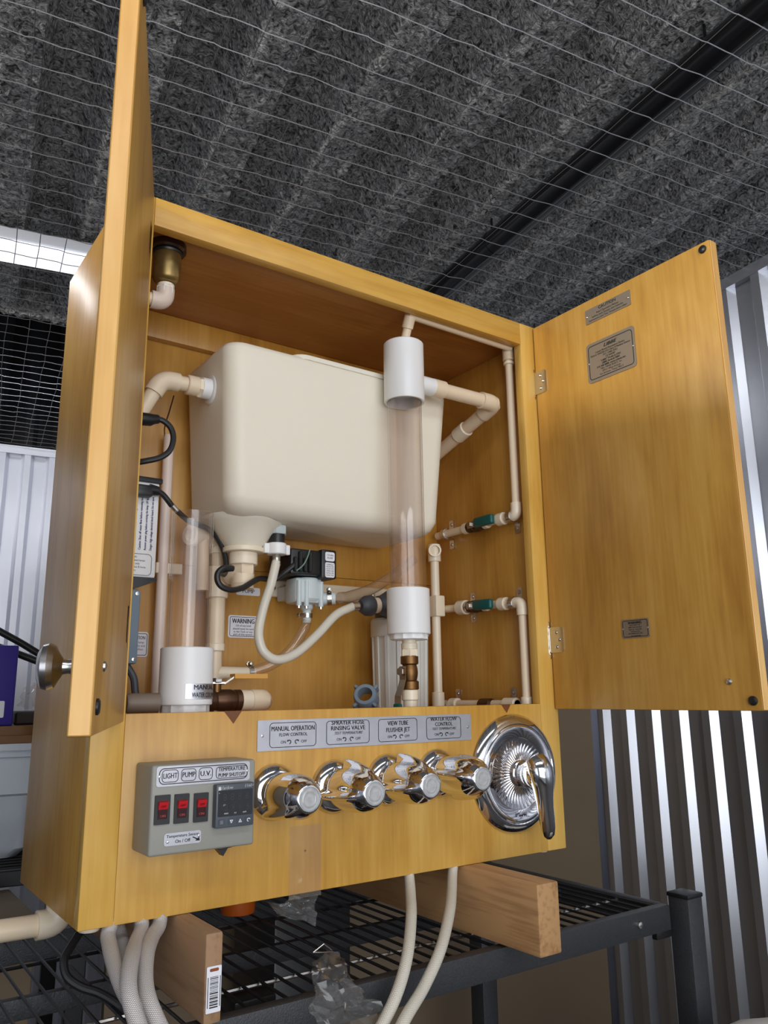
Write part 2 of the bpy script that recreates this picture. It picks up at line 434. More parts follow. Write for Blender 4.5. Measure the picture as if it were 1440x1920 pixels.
def sleeve(p, d, L_, r_, ch=0.0012, seg=20):
    """short round fitting centred on p along d"""
    d = V(d).normalized()
    return MB().lathe(V(p) - d * L_ / 2, d, [(r_ - ch, 0), (r_, ch), (r_, L_ - ch), (r_ - ch, L_)], seg)
def hexnut(p, d, L_, r_):
    d = V(d).normalized()
    return MB().lathe(V(p) - d * L_ / 2, d, [(r_ * .93, 0), (r_, L_ * .12), (r_, L_ * .88), (r_ * .93, L_)], 6)
def pipe_run(root, pts, r_, rf, m, mf, elbow='elbow', arm=None, bend=None, ends=True):
    """straight pipes between the points, a socket elbow at every inner point"""
    pts = [V(p) for p in pts]; arm = arm or rf * 2.2; bend = bend or rf * 1.1
    for a, c in zip(pts, pts[1:]):
        MB().tube([a, c], r_, 16).build('pipe', m, root)
    for i in range(1, len(pts) - 1):
        p = pts[i]; da = (pts[i - 1] - p).normalized(); dc = (pts[i + 1] - p).normalized()
        path = [p + da * arm]
        for k in range(9):
            t = k / 8
            path.append((p + da * bend) * (1 - t) ** 2 + p * 2 * t * (1 - t) + (p + dc * bend) * t * t)
        path.append(p + dc * arm)
        MB().tube(path, rf, 18).build(elbow, mf, root)


# ================================================================== the setting
def corr_profile(pitch, top, flank, depth, n):
    """(along, out) points of n ribs"""
    out = []
    for i in range(n):
        a = i * pitch; flat = pitch - top - 2 * flank
        out += [(a, 0), (a + flat, 0), (a + flat + flank, depth), (a + flat + flank + top, depth)]
    out.append((n * pitch, 0)); return out
def corr_wall(root, P, along0, along1, z0, z1, pitch, top, flank, depth, per, m):
    """P(along, out, z); one sheet for every `per` ribs"""
    pr = corr_profile(pitch, top, flank, depth, per)
    nsheets = int(math.ceil((along1 - along0) / (pitch * per)))
    for i in range(nsheets):
        a0 = along0 + i * pitch * per
        mb = MB()
        pts = [(a0 + a, d) for a, d in pr] + [(a0 + per * pitch + 0.012, 0.0012)]
        pts[0] = (pts[0][0], 0.0)
        vs = []
        for a, d in pts: vs += [P(a, d, z0), P(a, d, z1)]
        for a, d in pts: vs += [P(a, d - 0.0009, z0), P(a, d - 0.0009, z1)]
        k = len(pts); fs = []
        for j in range(k - 1):
            fs.append([2 * j, 2 * j + 2, 2 * j + 3, 2 * j + 1])
            q = 2 * k
            fs.append([q + 2 * j, q + 2 * j + 1, q + 2 * j + 3, q + 2 * j + 2])
        fs.append([0, 1, 2 * k + 1, 2 * k]); fs.append([2 * k - 2, 4 * k - 2, 4 * k - 1, 2 * k - 1])
        mb.add(vs, fs); mb.build('wall_sheet', m, root, smooth=0)

def plain(name, pts, thick, m):
    return struct(MB().prism(pts, thick).build(name, m, smooth=0))
plain('floor', [RM(WALL_L - .05, -3.2, FLOOR), RM(WALL_R + .05, -3.2, FLOOR), RM(WALL_R + .05, WALL_B + .05, FLOOR), RM(WALL_L - .05, WALL_B + .05, FLOOR)], (0, 0, -0.1), FLOORM)
# right wall: studs' backing sheet plus corrugated sheets
wr = struct(MB().prism([RM(WALL_R + .022, -3.2, FLOOR), RM(WALL_R + .022, WALL_B, FLOOR), RM(WALL_R + .022, WALL_B, MESH_Z - .01), RM(WALL_R + .022, -3.2, MESH_Z - .01)], rx * 0.02).build('wall_right', WALLM, smooth=0))
corr_wall(wr, lambda a, d, z: RM(WALL_R + .012 - d, a, z), -3.2 + .063, WALL_B, FLOOR, MESH_Z - .006, 0.0885, 0.022, 0.013, 0.016, 5, WALLM)
wb = struct(MB().prism([RM(WALL_L, WALL_B + .022, FLOOR), RM(WALL_R, WALL_B + .022, FLOOR), RM(WALL_R, WALL_B + .022, MESH_Z - .01), RM(WALL_L, WALL_B + .022, MESH_Z - .01)], ry * 0.02).build('wall_back', WALLM, smooth=0))
corr_wall(wb, lambda a, d, z: RM(a, WALL_B + .012 - d, z), WALL_L, WALL_R, FLOOR, MESH_Z - .006, 0.0885, 0.022, 0.013, 0.016, 5, WALLM_LIT)
wl = struct(MB().prism([RM(WALL_L, -3.2, FLOOR), RM(WALL_L, WALL_B, FLOOR), RM(WALL_L, WALL_B, MESH_Z), RM(WALL_L, -3.2, MESH_Z)], rx * -0.03).build('wall_left', WALLM, smooth=0))
struct(MB().prism([RM(WALL_L, WALL_B - .006, MESH_Z - .035), RM(WALL_R, WALL_B - .006, MESH_Z - .035), RM(WALL_R, WALL_B - .006, MESH_Z - .004), RM(WALL_L, WALL_B - .006, MESH_Z - .004)], ry * 0.05).build('trim_1', TRIMM, smooth=0))
struct(MB().prism([RM(WALL_R - .006, -3.2, MESH_Z - .03), RM(WALL_R - .006, WALL_B, MESH_Z - .03), RM(WALL_R - .006, WALL_B, MESH_Z - .004), RM(WALL_R - .006, -3.2, MESH_Z - .004)], rx * 0.05).build('trim_2', WALLM, smooth=0))

# insulated corrugated roof deck
def ceil_z(x):
    """trapezoid ribs 0.29 m apart hanging down"""
    p = ((x - 0.489) / 0.292) % 1.0
    if p < 0.34: d = 1.0                      # recessed flat
    elif p < 0.58: d = 1 - (p - 0.34) / 0.24
    elif p < 0.97: d = 0.0
    else: d = (p - 0.97) / 0.03
    return d * 0.11
mb = MB(); st = 0.0145; xs0, xs1, ys0, ys1 = -1.0, 2.9, -0.9, 2.46
nx_, ny_ = int((xs1 - xs0) / st), int((ys1 - ys0) / (st * 1.15))
vs = []
for j in range(ny_ + 1):
    y = ys0 + (ys1 - ys0) * j / ny_
    for i in range(nx_ + 1):
        x = xs0 + (xs1 - xs0) * i / nx_
        q = V((x * 1.0, y, 0))
        g = noise.noise(q * 38) * 0.010 + noise.noise(q * 75 + V((5, 1, 2))) * 0.008 + noise.noise(q * 7) * 0.006
        gx = noise.noise(q * 30 + V((9, 9, 3))) * 0.009
        z = CEIL_Z + ceil_z(x + gx) + g
        if j >= ny_ - 3: z = CEIL_Z - 0.008 + g * 1.8 - 0.012 * (noise.noise(q * 60) + .4) + (.13 if j == ny_ else 0)
        yy = y + (noise.noise(V((x * 40, 3, 1))) * 0.03 if j == ny_ else 0)
        vs.append(RM(x, yy, z))
fs = [[j * (nx_ + 1) + i, (j + 1) * (nx_ + 1) + i, (j + 1) * (nx_ + 1) + i + 1, j * (nx_ + 1) + i + 1] for j in range(ny_) for i in range(nx_)]
mb.add(vs, fs)
# cut edge of the blanket and the deck over it
mb.prism([RM(xs0, ys0, CEIL_Z + .145), RM(xs1, ys0, CEIL_Z + .145), RM(xs1, ys1, CEIL_Z + .145), RM(xs0, ys1, CEIL_Z + .145)], (0, 0, .03))
ceil = struct(mb.build('ceiling', INS, smooth=60))
# rest of the roof out of view and the unlit bay beyond
plain('ceiling', [RM(-6, -3.6, CEIL_Z + .05), RM(6, -3.6, CEIL_Z + .05), RM(6, -.9, CEIL_Z + .05), RM(-6, -.9, CEIL_Z + .05)], (0, 0, .05), INS)
plain('ceiling', [RM(-6, -.9, CEIL_Z + .05), RM(-1.0, -.9, CEIL_Z + .05), RM(-1.0, 2.46, CEIL_Z + .05), RM(-6, 2.46, CEIL_Z + .05)], (0, 0, .05), INS)
plain('ceiling', [RM(2.9, -.9, CEIL_Z + .05), RM(6, -.9, CEIL_Z + .05), RM(6, 2.46, CEIL_Z + .05), RM(2.9, 2.46, CEIL_Z + .05)], (0, 0, .05), INS)
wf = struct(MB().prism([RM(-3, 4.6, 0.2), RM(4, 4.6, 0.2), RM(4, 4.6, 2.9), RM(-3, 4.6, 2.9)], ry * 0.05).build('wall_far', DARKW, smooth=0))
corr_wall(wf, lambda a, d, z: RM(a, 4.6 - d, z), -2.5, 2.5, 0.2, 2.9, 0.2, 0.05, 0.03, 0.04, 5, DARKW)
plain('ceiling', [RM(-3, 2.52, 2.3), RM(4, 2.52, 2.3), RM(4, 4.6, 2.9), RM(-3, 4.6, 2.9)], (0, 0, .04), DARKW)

# ------------------------------------------------------------------ wire mesh over the unit
wm = thing('wire_mesh', RM(0, 1, MESH_Z), 'welded square wire mesh stretched flat over the top of the unit', 'wire mesh')
random.seed(3)
WX0, WX1, WY0, WY1 = -0.75, WALL_R, -0.35, WALL_B
k = 0; y = WY0
while y < WY1:
    mb = MB(); pts = []; x = WX0; wob = random.uniform(-.004, .004)
    while x <= WX1 + .001:
        kink = random.uniform(-.0016, .0016)
        pts.append(RM(x, y + kink + wob * math.sin(x * 5 + k), MESH_Z + random.uniform(-.0018, .0018)))
        pts.append(RM(x + .012, y + kink * .4 + wob * math.sin(x * 5 + k), MESH_Z + random.uniform(-.002, .002)))
        x += 0.0508
    mb.tube(pts, 0.0010, 4).build('wire', WIRE, wm)
    y += 0.0545; k += 1
x = WX0 + .01
while x < WX1:
    pts = []; y = WY0; wob = random.uniform(-.005, .005)
    while y <= WY1 + .02:
        pts.append(RM(x + random.uniform(-.0025, .0025) + wob * math.sin(y * 3), y, MESH_Z + .0022)); y += 0.109
    MB().tube(pts, 0.00085, 4).build('wire', WIRED, wm); x += 0.0508

# ------------------------------------------------------------------ sprinkler pipe and strip lamp under the roof
pa, pb = at(1440, 14, z=1.72), at(815, 553, z=1.72)
dv = (pb - pa).normalized()
sp = thing('sprinkler_pipe', (pa + pb) / 2, 'long glossy black pipe running under the insulated roof', 'pipe')
MB().tube([pa - dv * 1.2, pa - dv * .3, pb, pb + dv * 1.0], 0.044, 32).build('pipe', SPRK, sp)
for t in (0.15, 1.05):
    MB().tube([pa + dv * t, pa + dv * (t + .03)], 0.0455, 32).build('hanger_ring', SPRK, sp)
    MB().tube([pa + dv * (t + .015) + V((0, 0, .045)), pa + dv * (t + .015) + V((0, 0, .2))], 0.004, 8).build('hanger_rod', SPRK, sp)

lz = 1.74
l0, l1 = at(-260, 398, z=lz), at(330, 512, z=lz)
dl = V((l1.x - l0.x, l1.y - l0.y, 0)).normalized(); pl = V((-dl.y, dl.x, 0))
fr = Frame((l0 + l1) / 2 + V((0, 0, 0.0)) + pl * .07, dl, -pl)   # n points down
fr.n = V((0, 0, -1))
ln = (l1 - l0).length
sl = thing('strip_lamp', fr.o + V((0, 0, .05)), 'white strip lamp glowing under the roof behind the cabinet', 'lamp')
MB().box((-ln / 2, -.075, -.05), (ln / 2, .075, -.006), .006, 2, fr).build('housing', TRIMM, sl)
MB().box((-ln / 2 + .01, -.07, -.006), (ln / 2 - .01, .07, .008), .006, 2, fr).build('diffuser', lampm, sl)
for s_ in (-1, 1):
    MB().tube([fr.P(s_ * ln * .4, 0, -.05), fr.P(s_ * ln * .4, 0, -.16)], .004, 8).build('hanger_rod', STEEL, sl)
LL = area('strip_lamp_light', fr.o + V((0, 0, -.03)), fr.o + V((0, 0, -1)) , ln * .95, .13, 3.5, (0.9, 0.94, 1.0))

# ================================================================== the cabinet
W, H, D = 0.7548, 0.90, 0.295
SL, SR, ZR, ZP = 0.0383, 0.0406, 0.8585, 0.225
T = 0.018
cab = thing('wall_cabinet', (W / 2, D / 2, 0), 'open varnished maple cabinet full of plumbing standing on two beams', 'cabinet')
def cbox(name, lo, hi, m, bev=0.0012, parent=cab): return MB().box(lo, hi, bev, 2).build(name, m, parent)
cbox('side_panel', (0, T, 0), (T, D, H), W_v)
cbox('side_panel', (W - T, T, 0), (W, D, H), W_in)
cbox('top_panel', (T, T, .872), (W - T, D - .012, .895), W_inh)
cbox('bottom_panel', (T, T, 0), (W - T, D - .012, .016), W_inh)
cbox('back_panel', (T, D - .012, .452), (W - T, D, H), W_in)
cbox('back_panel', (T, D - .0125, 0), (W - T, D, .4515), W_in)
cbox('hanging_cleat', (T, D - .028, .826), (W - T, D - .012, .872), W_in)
cbox('stile', (0, 0, 0), (SL, T, H), W_st, .0015)
cbox('stile', (W - SR, 0, 0), (W, T, H), W_st, .0015)
cbox('top_rail', (SL, 0.0004, ZR), (W - SR, T, H), W_h, .0012)
FP = wood('maple_front_panel', srgb(176, 124, 46), srgb(202, 152, 66), srgb(220, 176, 92), axis='z', knots=((-.10, -.147, .05, .003),))
cbox('front_panel', (SL, 0.0004, 0), (W - SR, T, ZP), FP, .0012)
for (px, py, sx_) in ((437, 1338, .012), (949, 1325, .010)):       # resin-dark notches on the panel's top edge
    c0 = at(px, py, y=-.0002)
    MB().prism([(c0.x - sx_, -.0004, ZP + .0004), (c0.x + sx_, -.0004, ZP + .0004), (c0.x + .001, -.0004, ZP - sx_ * 1.25)], (0, .006, 0)).build('knot', mat('dark_knot', srgb(112, 62, 26), .5), cab)

# doors ------------------------------------------------------------
aL, aR, DW, ZT, ZB, DT = 1.2096, 1.5585, 0.3582, 0.8963, 0.2159, 0.0175
fR = Frame((0.7453, -.002, 0), (math.cos(aR), -math.sin(aR), 0), (0, 0, 1))
fL = Frame((0.0341, -.0065, 0), (-math.cos(aL), -math.sin(aL), 0), (0, 0, 1))
fL.n = -fL.n                                                       # inner face looks right
def door(fr, m):
    d = MB().box((0, ZB, -DT), (DW, ZT, 0), .002, 2, fr).build('door', m, cab)
    return d
dR = door(fR, W_v); dLo = door(fL, W_v)
# lighter solid edge bands on the free edges
for fr, d in ((fR, dR), (fL, dLo)):
    MB().box((DW - .0002, ZB + .001, -DT + .0012), (DW + .0012, ZT - .001, -.0012), .0006, 1, fr).build('edge_band', W_edge, d)
def duv(u, v):
    """point of the right door's inner face"""
    p = at(u, v, x=0.7475); return (p - fR.o).dot(fR.r), p.z
def bumper(fr, d, x, z): MB().lathe(fr.P(x, z, 0), fr.n, [(.0062, 0), (.0062, .0018), (.0045, .003), (0, .0032)], 18).build('bumper', BLACK, d)
def screwhead(fr, d, x, z, r_=.0045, m=STEEL, nm='screw'):
    MB().lathe(fr.P(x, z, 0), fr.n, [(r_, 0), (r_ * .9, r_ * .35), (r_ * .5, r_ * .6), (0, r_ * .68)], 12).build(nm, m, d)
bumper(fR, dR, *duv(1316, 467)); bumper(fR, dR, *duv(1411, 1314)); screwhead(fR, dR, *duv(1366, 1278))
bumper(fL, dLo, DW - .02, ZB + .021); screwhead(fL, dLo, DW - .06, ZB + .052)
bumper(fL, dLo, DW - .02, ZT - .021)
def hinge(fr, d, x, z, flip=1):
    f = fr.off(x, z)
    m = slab(MB(), f.off(.005, 0), .030, .042, .005, 0, .0016)
    m.build('hinge_leaf', NICKEL, d)
    MB().tube([f.P(-.012, -.024, .003), f.P(-.012, .024, .003)], .0028, 10).build('hinge_knuckle', NICKEL, d)
    for zz in (-.026, .026): slab(MB(), f.off(-.013, zz), .010, .012, .004, 0, .002).build('hinge_tab', NICKEL, d)
    for (a, c) in ((.006, .012), (.012, 0), (.006, -.012)): screwhead(f.off(0, 0, .0016), d, a, c, .0032)
hinge(fR, dR, *duv(1011, 719)); hinge(fR, dR, *duv(1041, 1200))
hinge(fL, dLo, .02, .815); hinge(fL, dLo, .02, .325)

# plates on the right door
def dplate(c00, c10, c01, name, m):
    (x0, z0), (x1, z1) = duv(*c00), duv(*c10); (x2, z2) = duv(*c01)
    w_ = x1 - x0; h_ = z0 - z2
    return fR.off((x0 + x1) / 2, (z0 + z1) / 2 - h_ / 2), w_, h_
f, w_, h_ = dplate((1098, 582), (1181, 545), (1099, 609), 'caution', PLATE2)
slab(MB(), f, w_, h_, .001, 0, .0012).build('caution_plate', PLATE2, dR)
m = MB(); text(m, f, 'CAUTION', 0, h_ * .30, h_ * .22, .0016, bold=.01)
for i, s in enumerate(('Read Operation Manual', 'before each Session and Operate', 'Instructions and Test Temperature often')):
    text(m, f, s, 0, h_ * (.04 - .19 * i), h_ * .13, .0016, maxw=w_ * .84)
m.build('lettering', INK, dR)
for sx_ in (-1, 1): screwhead(f.off(0, 0, .0012), dR, sx_ * w_ * .46, h_ * .0, .002)
f, w_, h_ = dplate((1100, 651), (1188, 607), (1102, 725), 'maker', PLATE2)
slab(MB(), f, w_, h_, .006, 0, .0012).build('maker_plate', PLATE2, dR)
m = MB(); ring(m, f, w_ * .92, h_ * .86, .006, .0013, .0015)
text(m, f, 'LIBBE', 0, h_ * .32, h_ * .085, .0016, bold=.03, shear=.3, wscale=1.3)
for i, (s, b_, q) in enumerate((('Lower Bowel Evacuation Device', .005, .8), ('FDA # 1056764 ISO Class II Medical Device', .005, .86), ('ISO 13485 2003', 0, .4), ('CE 000087', 0, .25), ('"LIBBE" Model # 2703', .01, .5), ('LIBBE Serial # 5003', .025, .66), ('210 308 8888  www.colonic.net', .02, .84), ('Tiller MIND BODY, Inc.', 0, .5), ('10911 West Avenue', 0, .42), ('San Antonio, Texas 78213', 0, .56))):
    text(m, f, s, 0, h_ * (.225 - .065 * i), h_ * .046, .0016, maxw=w_ * q, bold=b_)
m.build('lettering', INK, dR)
for sx_ in (-1, 1): screwhead(f.off(0, 0, .0012), dR, sx_ * w_ * .46, 0, .002)
f, w_, h_ = dplate((1166, 1164), (1216, 1157), (1168, 1199), 'warning', PLATE2)
slab(MB(), f, w_, h_, .003, 0, .0012).build('warning_plate', PLATE2, dR)
m = MB(); ring(m, f, w_ * .92, h_ * .88, .003, .0008, .0015)
text(m, f, 'WARNING', 0, h_ * .30, h_ * .13, .0016, bold=.03, maxw=w_ * .52)
for i, s in enumerate(('MUST ONLY USE', 'LIBBE Lower Speculum', 'Single use - Disposable', 'and Produced by', 'Tiller MIND BODY, INC', 'www.colonic.net')):
    text(m, f, s, 0, h_ * (.175 - .11 * i), h_ * .065, .0016, maxw=w_ * .64, bold=.01)
m.build('lettering', INK, dR)
for sx_ in (-1, 1): screwhead(f.off(0, 0, .0012), dR, sx_ * w_ * .46, 0, .0014)
# knob of the left door, on its outer face
kx, kz = DW - .06, ZB + .052
MB().lathe(fL.P(kx, kz, -DT), -fL.n, [(.0075, 0), (.0068, .003), (.0055, .009), (.0062, .013), (.011, .016), (.0165, .019), (.0185, .0235), (.0175, .028), (.012, .0315), (0, .033)], 28).build('knob', NICKEL, dLo)
kx2, kz2 = duv(1366, 1278)
MB().lathe(fR.P(kx2, kz2, -DT), -fR.n, [(.0075, 0), (.0055, .009), (.011, .016), (.0185, .0235), (.012, .0315), (0, .033)], 24).build('knob', NICKEL, dR)

# ================================================================== inside the cabinet
# ---- cream tank
tk = thing('water_tank', (.40, .18, .51), 'large cream plastic water tank with rounded corners hung inside the cabinet', 'tank')
def rrect_loop(x0, x1, y0, y1, r_, z, n=6):
    cx, cy = (x0 + x1) / 2, (y0 + y1) / 2
    return [V((cx + a, cy + c, z)) for a, c in rr_pts(x1 - x0, y1 - y0, r_, n)]
loops = []
zb_, zt_ = .508, .772
for z, ins, rad in ((zb_, .030, .012), (zb_ + .004, .016, .020), (zb_ + .012, .006, .026), (zb_ + .026, 0, .028), (zb_ + .10, 0, .028), (zt_ - .05, 0, .028), (zt_ - .012, 0.0, .028), (zt_ - .004, .004, .026), (zt_, .012, .022)):
    t = (z - zb_) / (zt_ - zb_)
    x0, x1 = .204 + (.187 - .204) * t, .600 + (.618 - .600) * t
    y0, y1 = .103 + (.086 - .103) * t, .268 + (.272 - .268) * t
    loops.append(rrect_loop(x0 + ins, x1 - ins, y0 + ins, y1 - ins * .3, rad, z))
n = len(loops[0]); mb = MB(); vs = [p for l in loops for p in l]
fs = [[i * n + k, i * n + (k + 1) % n, (i + 1) * n + (k + 1) % n, (i + 1) * n + k] for i in range(len(loops) - 1) for k in range(n)]
fs += [list(range(n))[::-1], [(len(loops) - 1) * n + k for k in range(n)]]
tb = mb.add(vs, fs).build('body', TANK, tk, smooth=50)
# moulded panel on the front face
tl, br = at(466, 688, y=.091), at(588, 800, y=.0935)
ff = Frame(((tl.x + br.x) / 2, .0925, (tl.z + br.z) / 2), (1, 0, 0), (0, -.0644, 1)); 
slab(MB(), ff, br.x - tl.x, tl.z - br.z, .002, -.002, .0009).build('raised_panel', TANK, tk)
# cover lip
mb = MB(); lip = rrect_loop(.30, .614, .0868, .268, .026, zt_ - .006); lip2 = [p + V((0, 0, .0075)) for p in lip]
k = len(lip); mb.add(lip + lip2, [[i, (i + 1) % k, k + (i + 1) % k, k + i] for i in range(k)] + [list(range(k))[::-1], list(range(k, 2 * k))]).build('lid', TANK, tk, smooth=40)
# sump cone and its outlet
YC = .188
sc_ = at(457, 1015, y=YC)
MB().lathe((sc_.x, YC, .470), (0, 0, 1), [(.024, 0), (.0295, .001), (.0335, .006), (.0420, .018), (.0510, .028), (.0590, .036), (.0640, .041), (.0660, .046)], 32).build('sump', TANK, tk)
MB().lathe((sc_.x, YC, .4625), (0, 0, 1), [(.0315, 0), (.0325, .001), (.0325, .007), (.0315, .008)], 24).build('flange', CPVC2, tk)
# side bulkhead fitting
bp_ = at(378, 727, y=.16)
MB().lathe((.197, .16, bp_.z), (-1, 0, 0), [(.024, -.005), (.024, .006), (.022, .008), (.0165, .008), (.0165, .022)], 24).build('bulkhead_fitting', PVC, tk)
# bottom hose fitting
hf = at(519, 1010, y=.165)
tf = V((hf.x, .165, .497))
hexnut(tf + V((0, 0, .003)), (0, 0, 1), .014, .0165).build('bulkhead_nut', LGREY, tk)

# ---- drain line from tank
dr = thing('drain_line', (sc_.x, YC, .35), 'cream pipe elbow below the tank sump leading to a tall vertical pipe', 'pipe')
p0 = V((sc_.x, YC, .462)); 
sleeve(p0 - V((0, 0, .009)), (0, 0, 1), .02, .0225).build('union_nut', CPVC2, dr)
hexnut(p0 - V((0, 0, .026)), (0, 0, 1), .016, .0195).build('hex_adapter', CPVC, dr)
sleeve(p0 - V((0, 0, .041)), (0, 0, 1), .018, .0180).build('coupling', CPVC, dr)
zel = at(455, 1073, y=YC).z
vp = at(405, 1095, y=.240); VP = V((vp.x, .235, zel))
pipe_run(dr, [p0 - V((0, 0, .045)), V((sc_.x, YC, zel)), VP], .0135, .0175, CPVC, CPVC, arm=.026)
sleeve(VP + V((0, 0, -.012)), (0, 0, 1), .05, .0175).build('tee', CPVC2, dr)
zlo = at(408, 1285, y=.235).z
MB().tube([VP, (VP.x, VP.y, at(405, 1215, y=.235).z)], .0135, 16).build('pipe', CPVC, dr)
sleeve((VP.x, VP.y, at(405, 1214, y=.235).z), (0, 0, 1), .012, .0150).build('coupling', CPVC2, dr)
MB().tube([(VP.x, VP.y, at(405, 1214, y=.235).z), (VP.x, VP.y, zlo - .06)], .0112, 16).build('pipe', CPVC, dr)
# upper branch seen through the clear tube
e1 = V((VP.x - .002, .235, at(398, 1012, y=.235).z)); s1 = at(356, 1012, y=.215)
pipe_run(dr, [VP + V((0, 0, .01)), e1, V((s1.x + .02, .222, e1.z))], .0105, .0145, CPVC, CPVC2, arm=.022)
d1 = (V((s1.x, .215, e1.z)) - e1).normalized()
MB().lathe(V((s1.x, .215, e1.z)) + d1 * .002, -d1, [(.009, .012), (.009, 0), (.0155, 0), (.0160, .002), (.0160, .028), (.0145, .030)], 20).build('open_socket', CPVC2, dr)
MB().tube([V((s1.x + .022, .218, e1.z)), V((s1.x + .024, .218, e1.z - .085))], .0105, 14).build('branch_stub', CPVC, dr)

# ---- hose barb on the drain line
hb = at(420, 1262, y=.235); hbe = at(478, 1260, y=.225)
MB().tube([V((VP.x, .235, hb.z)), V((hbe.x, .225, hbe.z))], [.0105, .0075], 14).build('hose_barb', CPVC2, dr)
def clamp(name, p, d, r_, parent=None, lab=None, up=(0, 0, 1)):
    d = V(d).normalized(); p = V(p)
    root = parent
    m_ = MB().lathe(p - d * .004, d, [(r_, 0), (r_ + .0012, .0004), (r_ + .0012, .0076), (r_, .008)], 20)
    o = m_.build('clamp_band', STEEL, root)
    u = V(up); u = (u - d * u.dot(d)).normalized(); s_ = d.cross(u)
    MB().lathe(p + u * (r_ + .004) - s_ * .008, s_, [(.0042, 0), (.0042, .004), (.0030, .0045), (.0030, .014), (.002, .0145)], 8).build('clamp_screw', STEEL, root)
clamp('', V((hbe.x - .008, .226, hbe.z)), (1, 0, 0), .0088, dr)

# ---- pump
pm = thing('pump', at(575, 1100, y=.22), 'small pump with a black motor over a pale grey plastic body', 'pump')
y0p, y1p = .178, .258
a_, b_ = at(543, 1083, y=y0p), at(612, 1132, y=y0p)
cxp = (a_.x + b_.x) / 2
a_.x = at(556, 1083, y=y0p).x
cxp = (a_.x + b_.x) / 2
MB().box((a_.x + .002, y0p + .006, b_.z), (b_.x - .003, y0p + .045, a_.z + .004), .006, 2).build('pump_body', LGREY, pm)
MB().box((a_.x + .012, y0p + .044, b_.z + .01), (b_.x - .012, .2695, a_.z - .004), .002, 1).build('mounting_foot', LGREY, pm)
mb = MB()
mb.lathe((cxp + .004, y0p + .026, b_.z + .004), (0, 0, 1), [(.022, 0), (.025, .004), (.025, a_.z - b_.z - .006), (.022, a_.z - b_.z)], 24)
mb.build('volute', LGREY, pm)
for dx in (-.020, -.006, .021):
    MB().tube([(cxp + dx, y0p + .006, b_.z - .005), (cxp + dx, y0p + .006, a_.z - .002)], .0042, 10).build('screw_post', LGREY, pm)
    MB().tube([(cxp + dx, y0p + .006, b_.z - .009), (cxp + dx, y0p + .006, b_.z - .005)], .0028, 8).build('screw', STEEL, pm)
m0, m1 = at(545, 1078, y=y0p - .004), at(596, 1032, y=y0p - .004)
MB().box((m0.x, y0p - .004, m0.z + .002), (m1.x + .012, y1p - .004, m1.z), .004, 2).build('motor', BLACK, pm)
mb = MB()
for i in range(4): mb.box((m0.x + .004 + i * .009, y0p - .010, m0.z + .006), (m0.x + .010 + i * .009, y0p - .003, m0.z + .030 + (i % 2) * .010), .0015, 1)
mo = mb.build('motor_coil', BLACK, pm); mo['kind'] = 'stuff'
mx0, mx1 = m1.x + .004, at(622, 1056, y=y0p + .006).x
MB().box((mx0, y0p - .010, m0.z - .002), (mx1, y1p - .01, m1.z + .002), .003, 2).build('motor_cover', BLACK, pm)
fm = Frame(((mx0 + mx1) / 2 + .001, y0p - .010, (m0.z + m1.z) / 2), (1, 0, 0), (0, 0, 1))
hw_, hh_ = (mx1 - mx0) * .62, (m1.z - m0.z)
slab(MB(), fm.off(0, hh_ * .28), hw_, hh_ * .34, .003, 0, .0006).build('motor_label', WHITE, pm)
slab(MB(), fm.off(0, -hh_ * .22), hw_, hh_ * .56, .003, 0, .0006).build('motor_label', WHITE, pm)
m = MB(); text(m, fm, '115V 60Hz', 0, hh_ * .33, hh_ * .07, .001, maxw=hw_ * .7); text(m, fm, 'PUMP', 0, hh_ * .22, hh_ * .07, .001, maxw=hw_ * .6)
for i, s in enumerate(('THERMALLY', 'PROTECTED', 'USE ONLY WITH', 'WATER 1.0 AMP', 'INSTALL PER', 'LOCAL CODE')): text(m, fm, s, 0, hh_ * (-.02 - .08 * i), hh_ * .055, .001, maxw=hw_ * .8)
m.build('lettering', INK, pm)
po = at(604, 1123, y=y0p + .02); pe = at(622, 1122, y=y0p + .012)
do = (pe - po).normalized()
MB().lathe(po - do * .012, do, [(.013, 0), (.014, .002), (.014, .012), (.0105, .014), (.0105, .034)], 18).build('outlet', LGREY, pm)
clamp('', po + do * .012, do, .0112, pm)
bo = V((at(575, 1140, y=y0p + .03).x, y0p + .03, b_.z))
MB().lathe(bo + V((0, 0, .004)), (0, 0, -1), [(.0105, 0), (.0105, .010), (.0075, .014), (.0075, .034)], 16).build('inlet', LGREY, pm)
clamp('', bo - V((0, 0, .018)), (0, 0, 1), .0088, pm, up=(-1, -.5, 0))
# bracket strip behind the pump
r0, r1 = at(505, 1098, y=.276), at(738, 1108, y=.276)
bz = r0.z
bs = thing('mounting_strip', (.45, .28, bz), 'narrow cream strip screwed across the cabinet back behind the pump', 'bracket')
MB().box((r0.x, .270, bz - .019), (r1.x, .2828, bz + .009), .0015, 1).build('strip', CPVC2, bs)
for px in (513, 700):
    q = at(px, 1107, y=.270); MB().lathe((q.x, .270, bz - .005), (0, -1, 0), [(.004, 0), (.0035, .0015), (0, .002)], 12).build('screw', STEEL, bs)

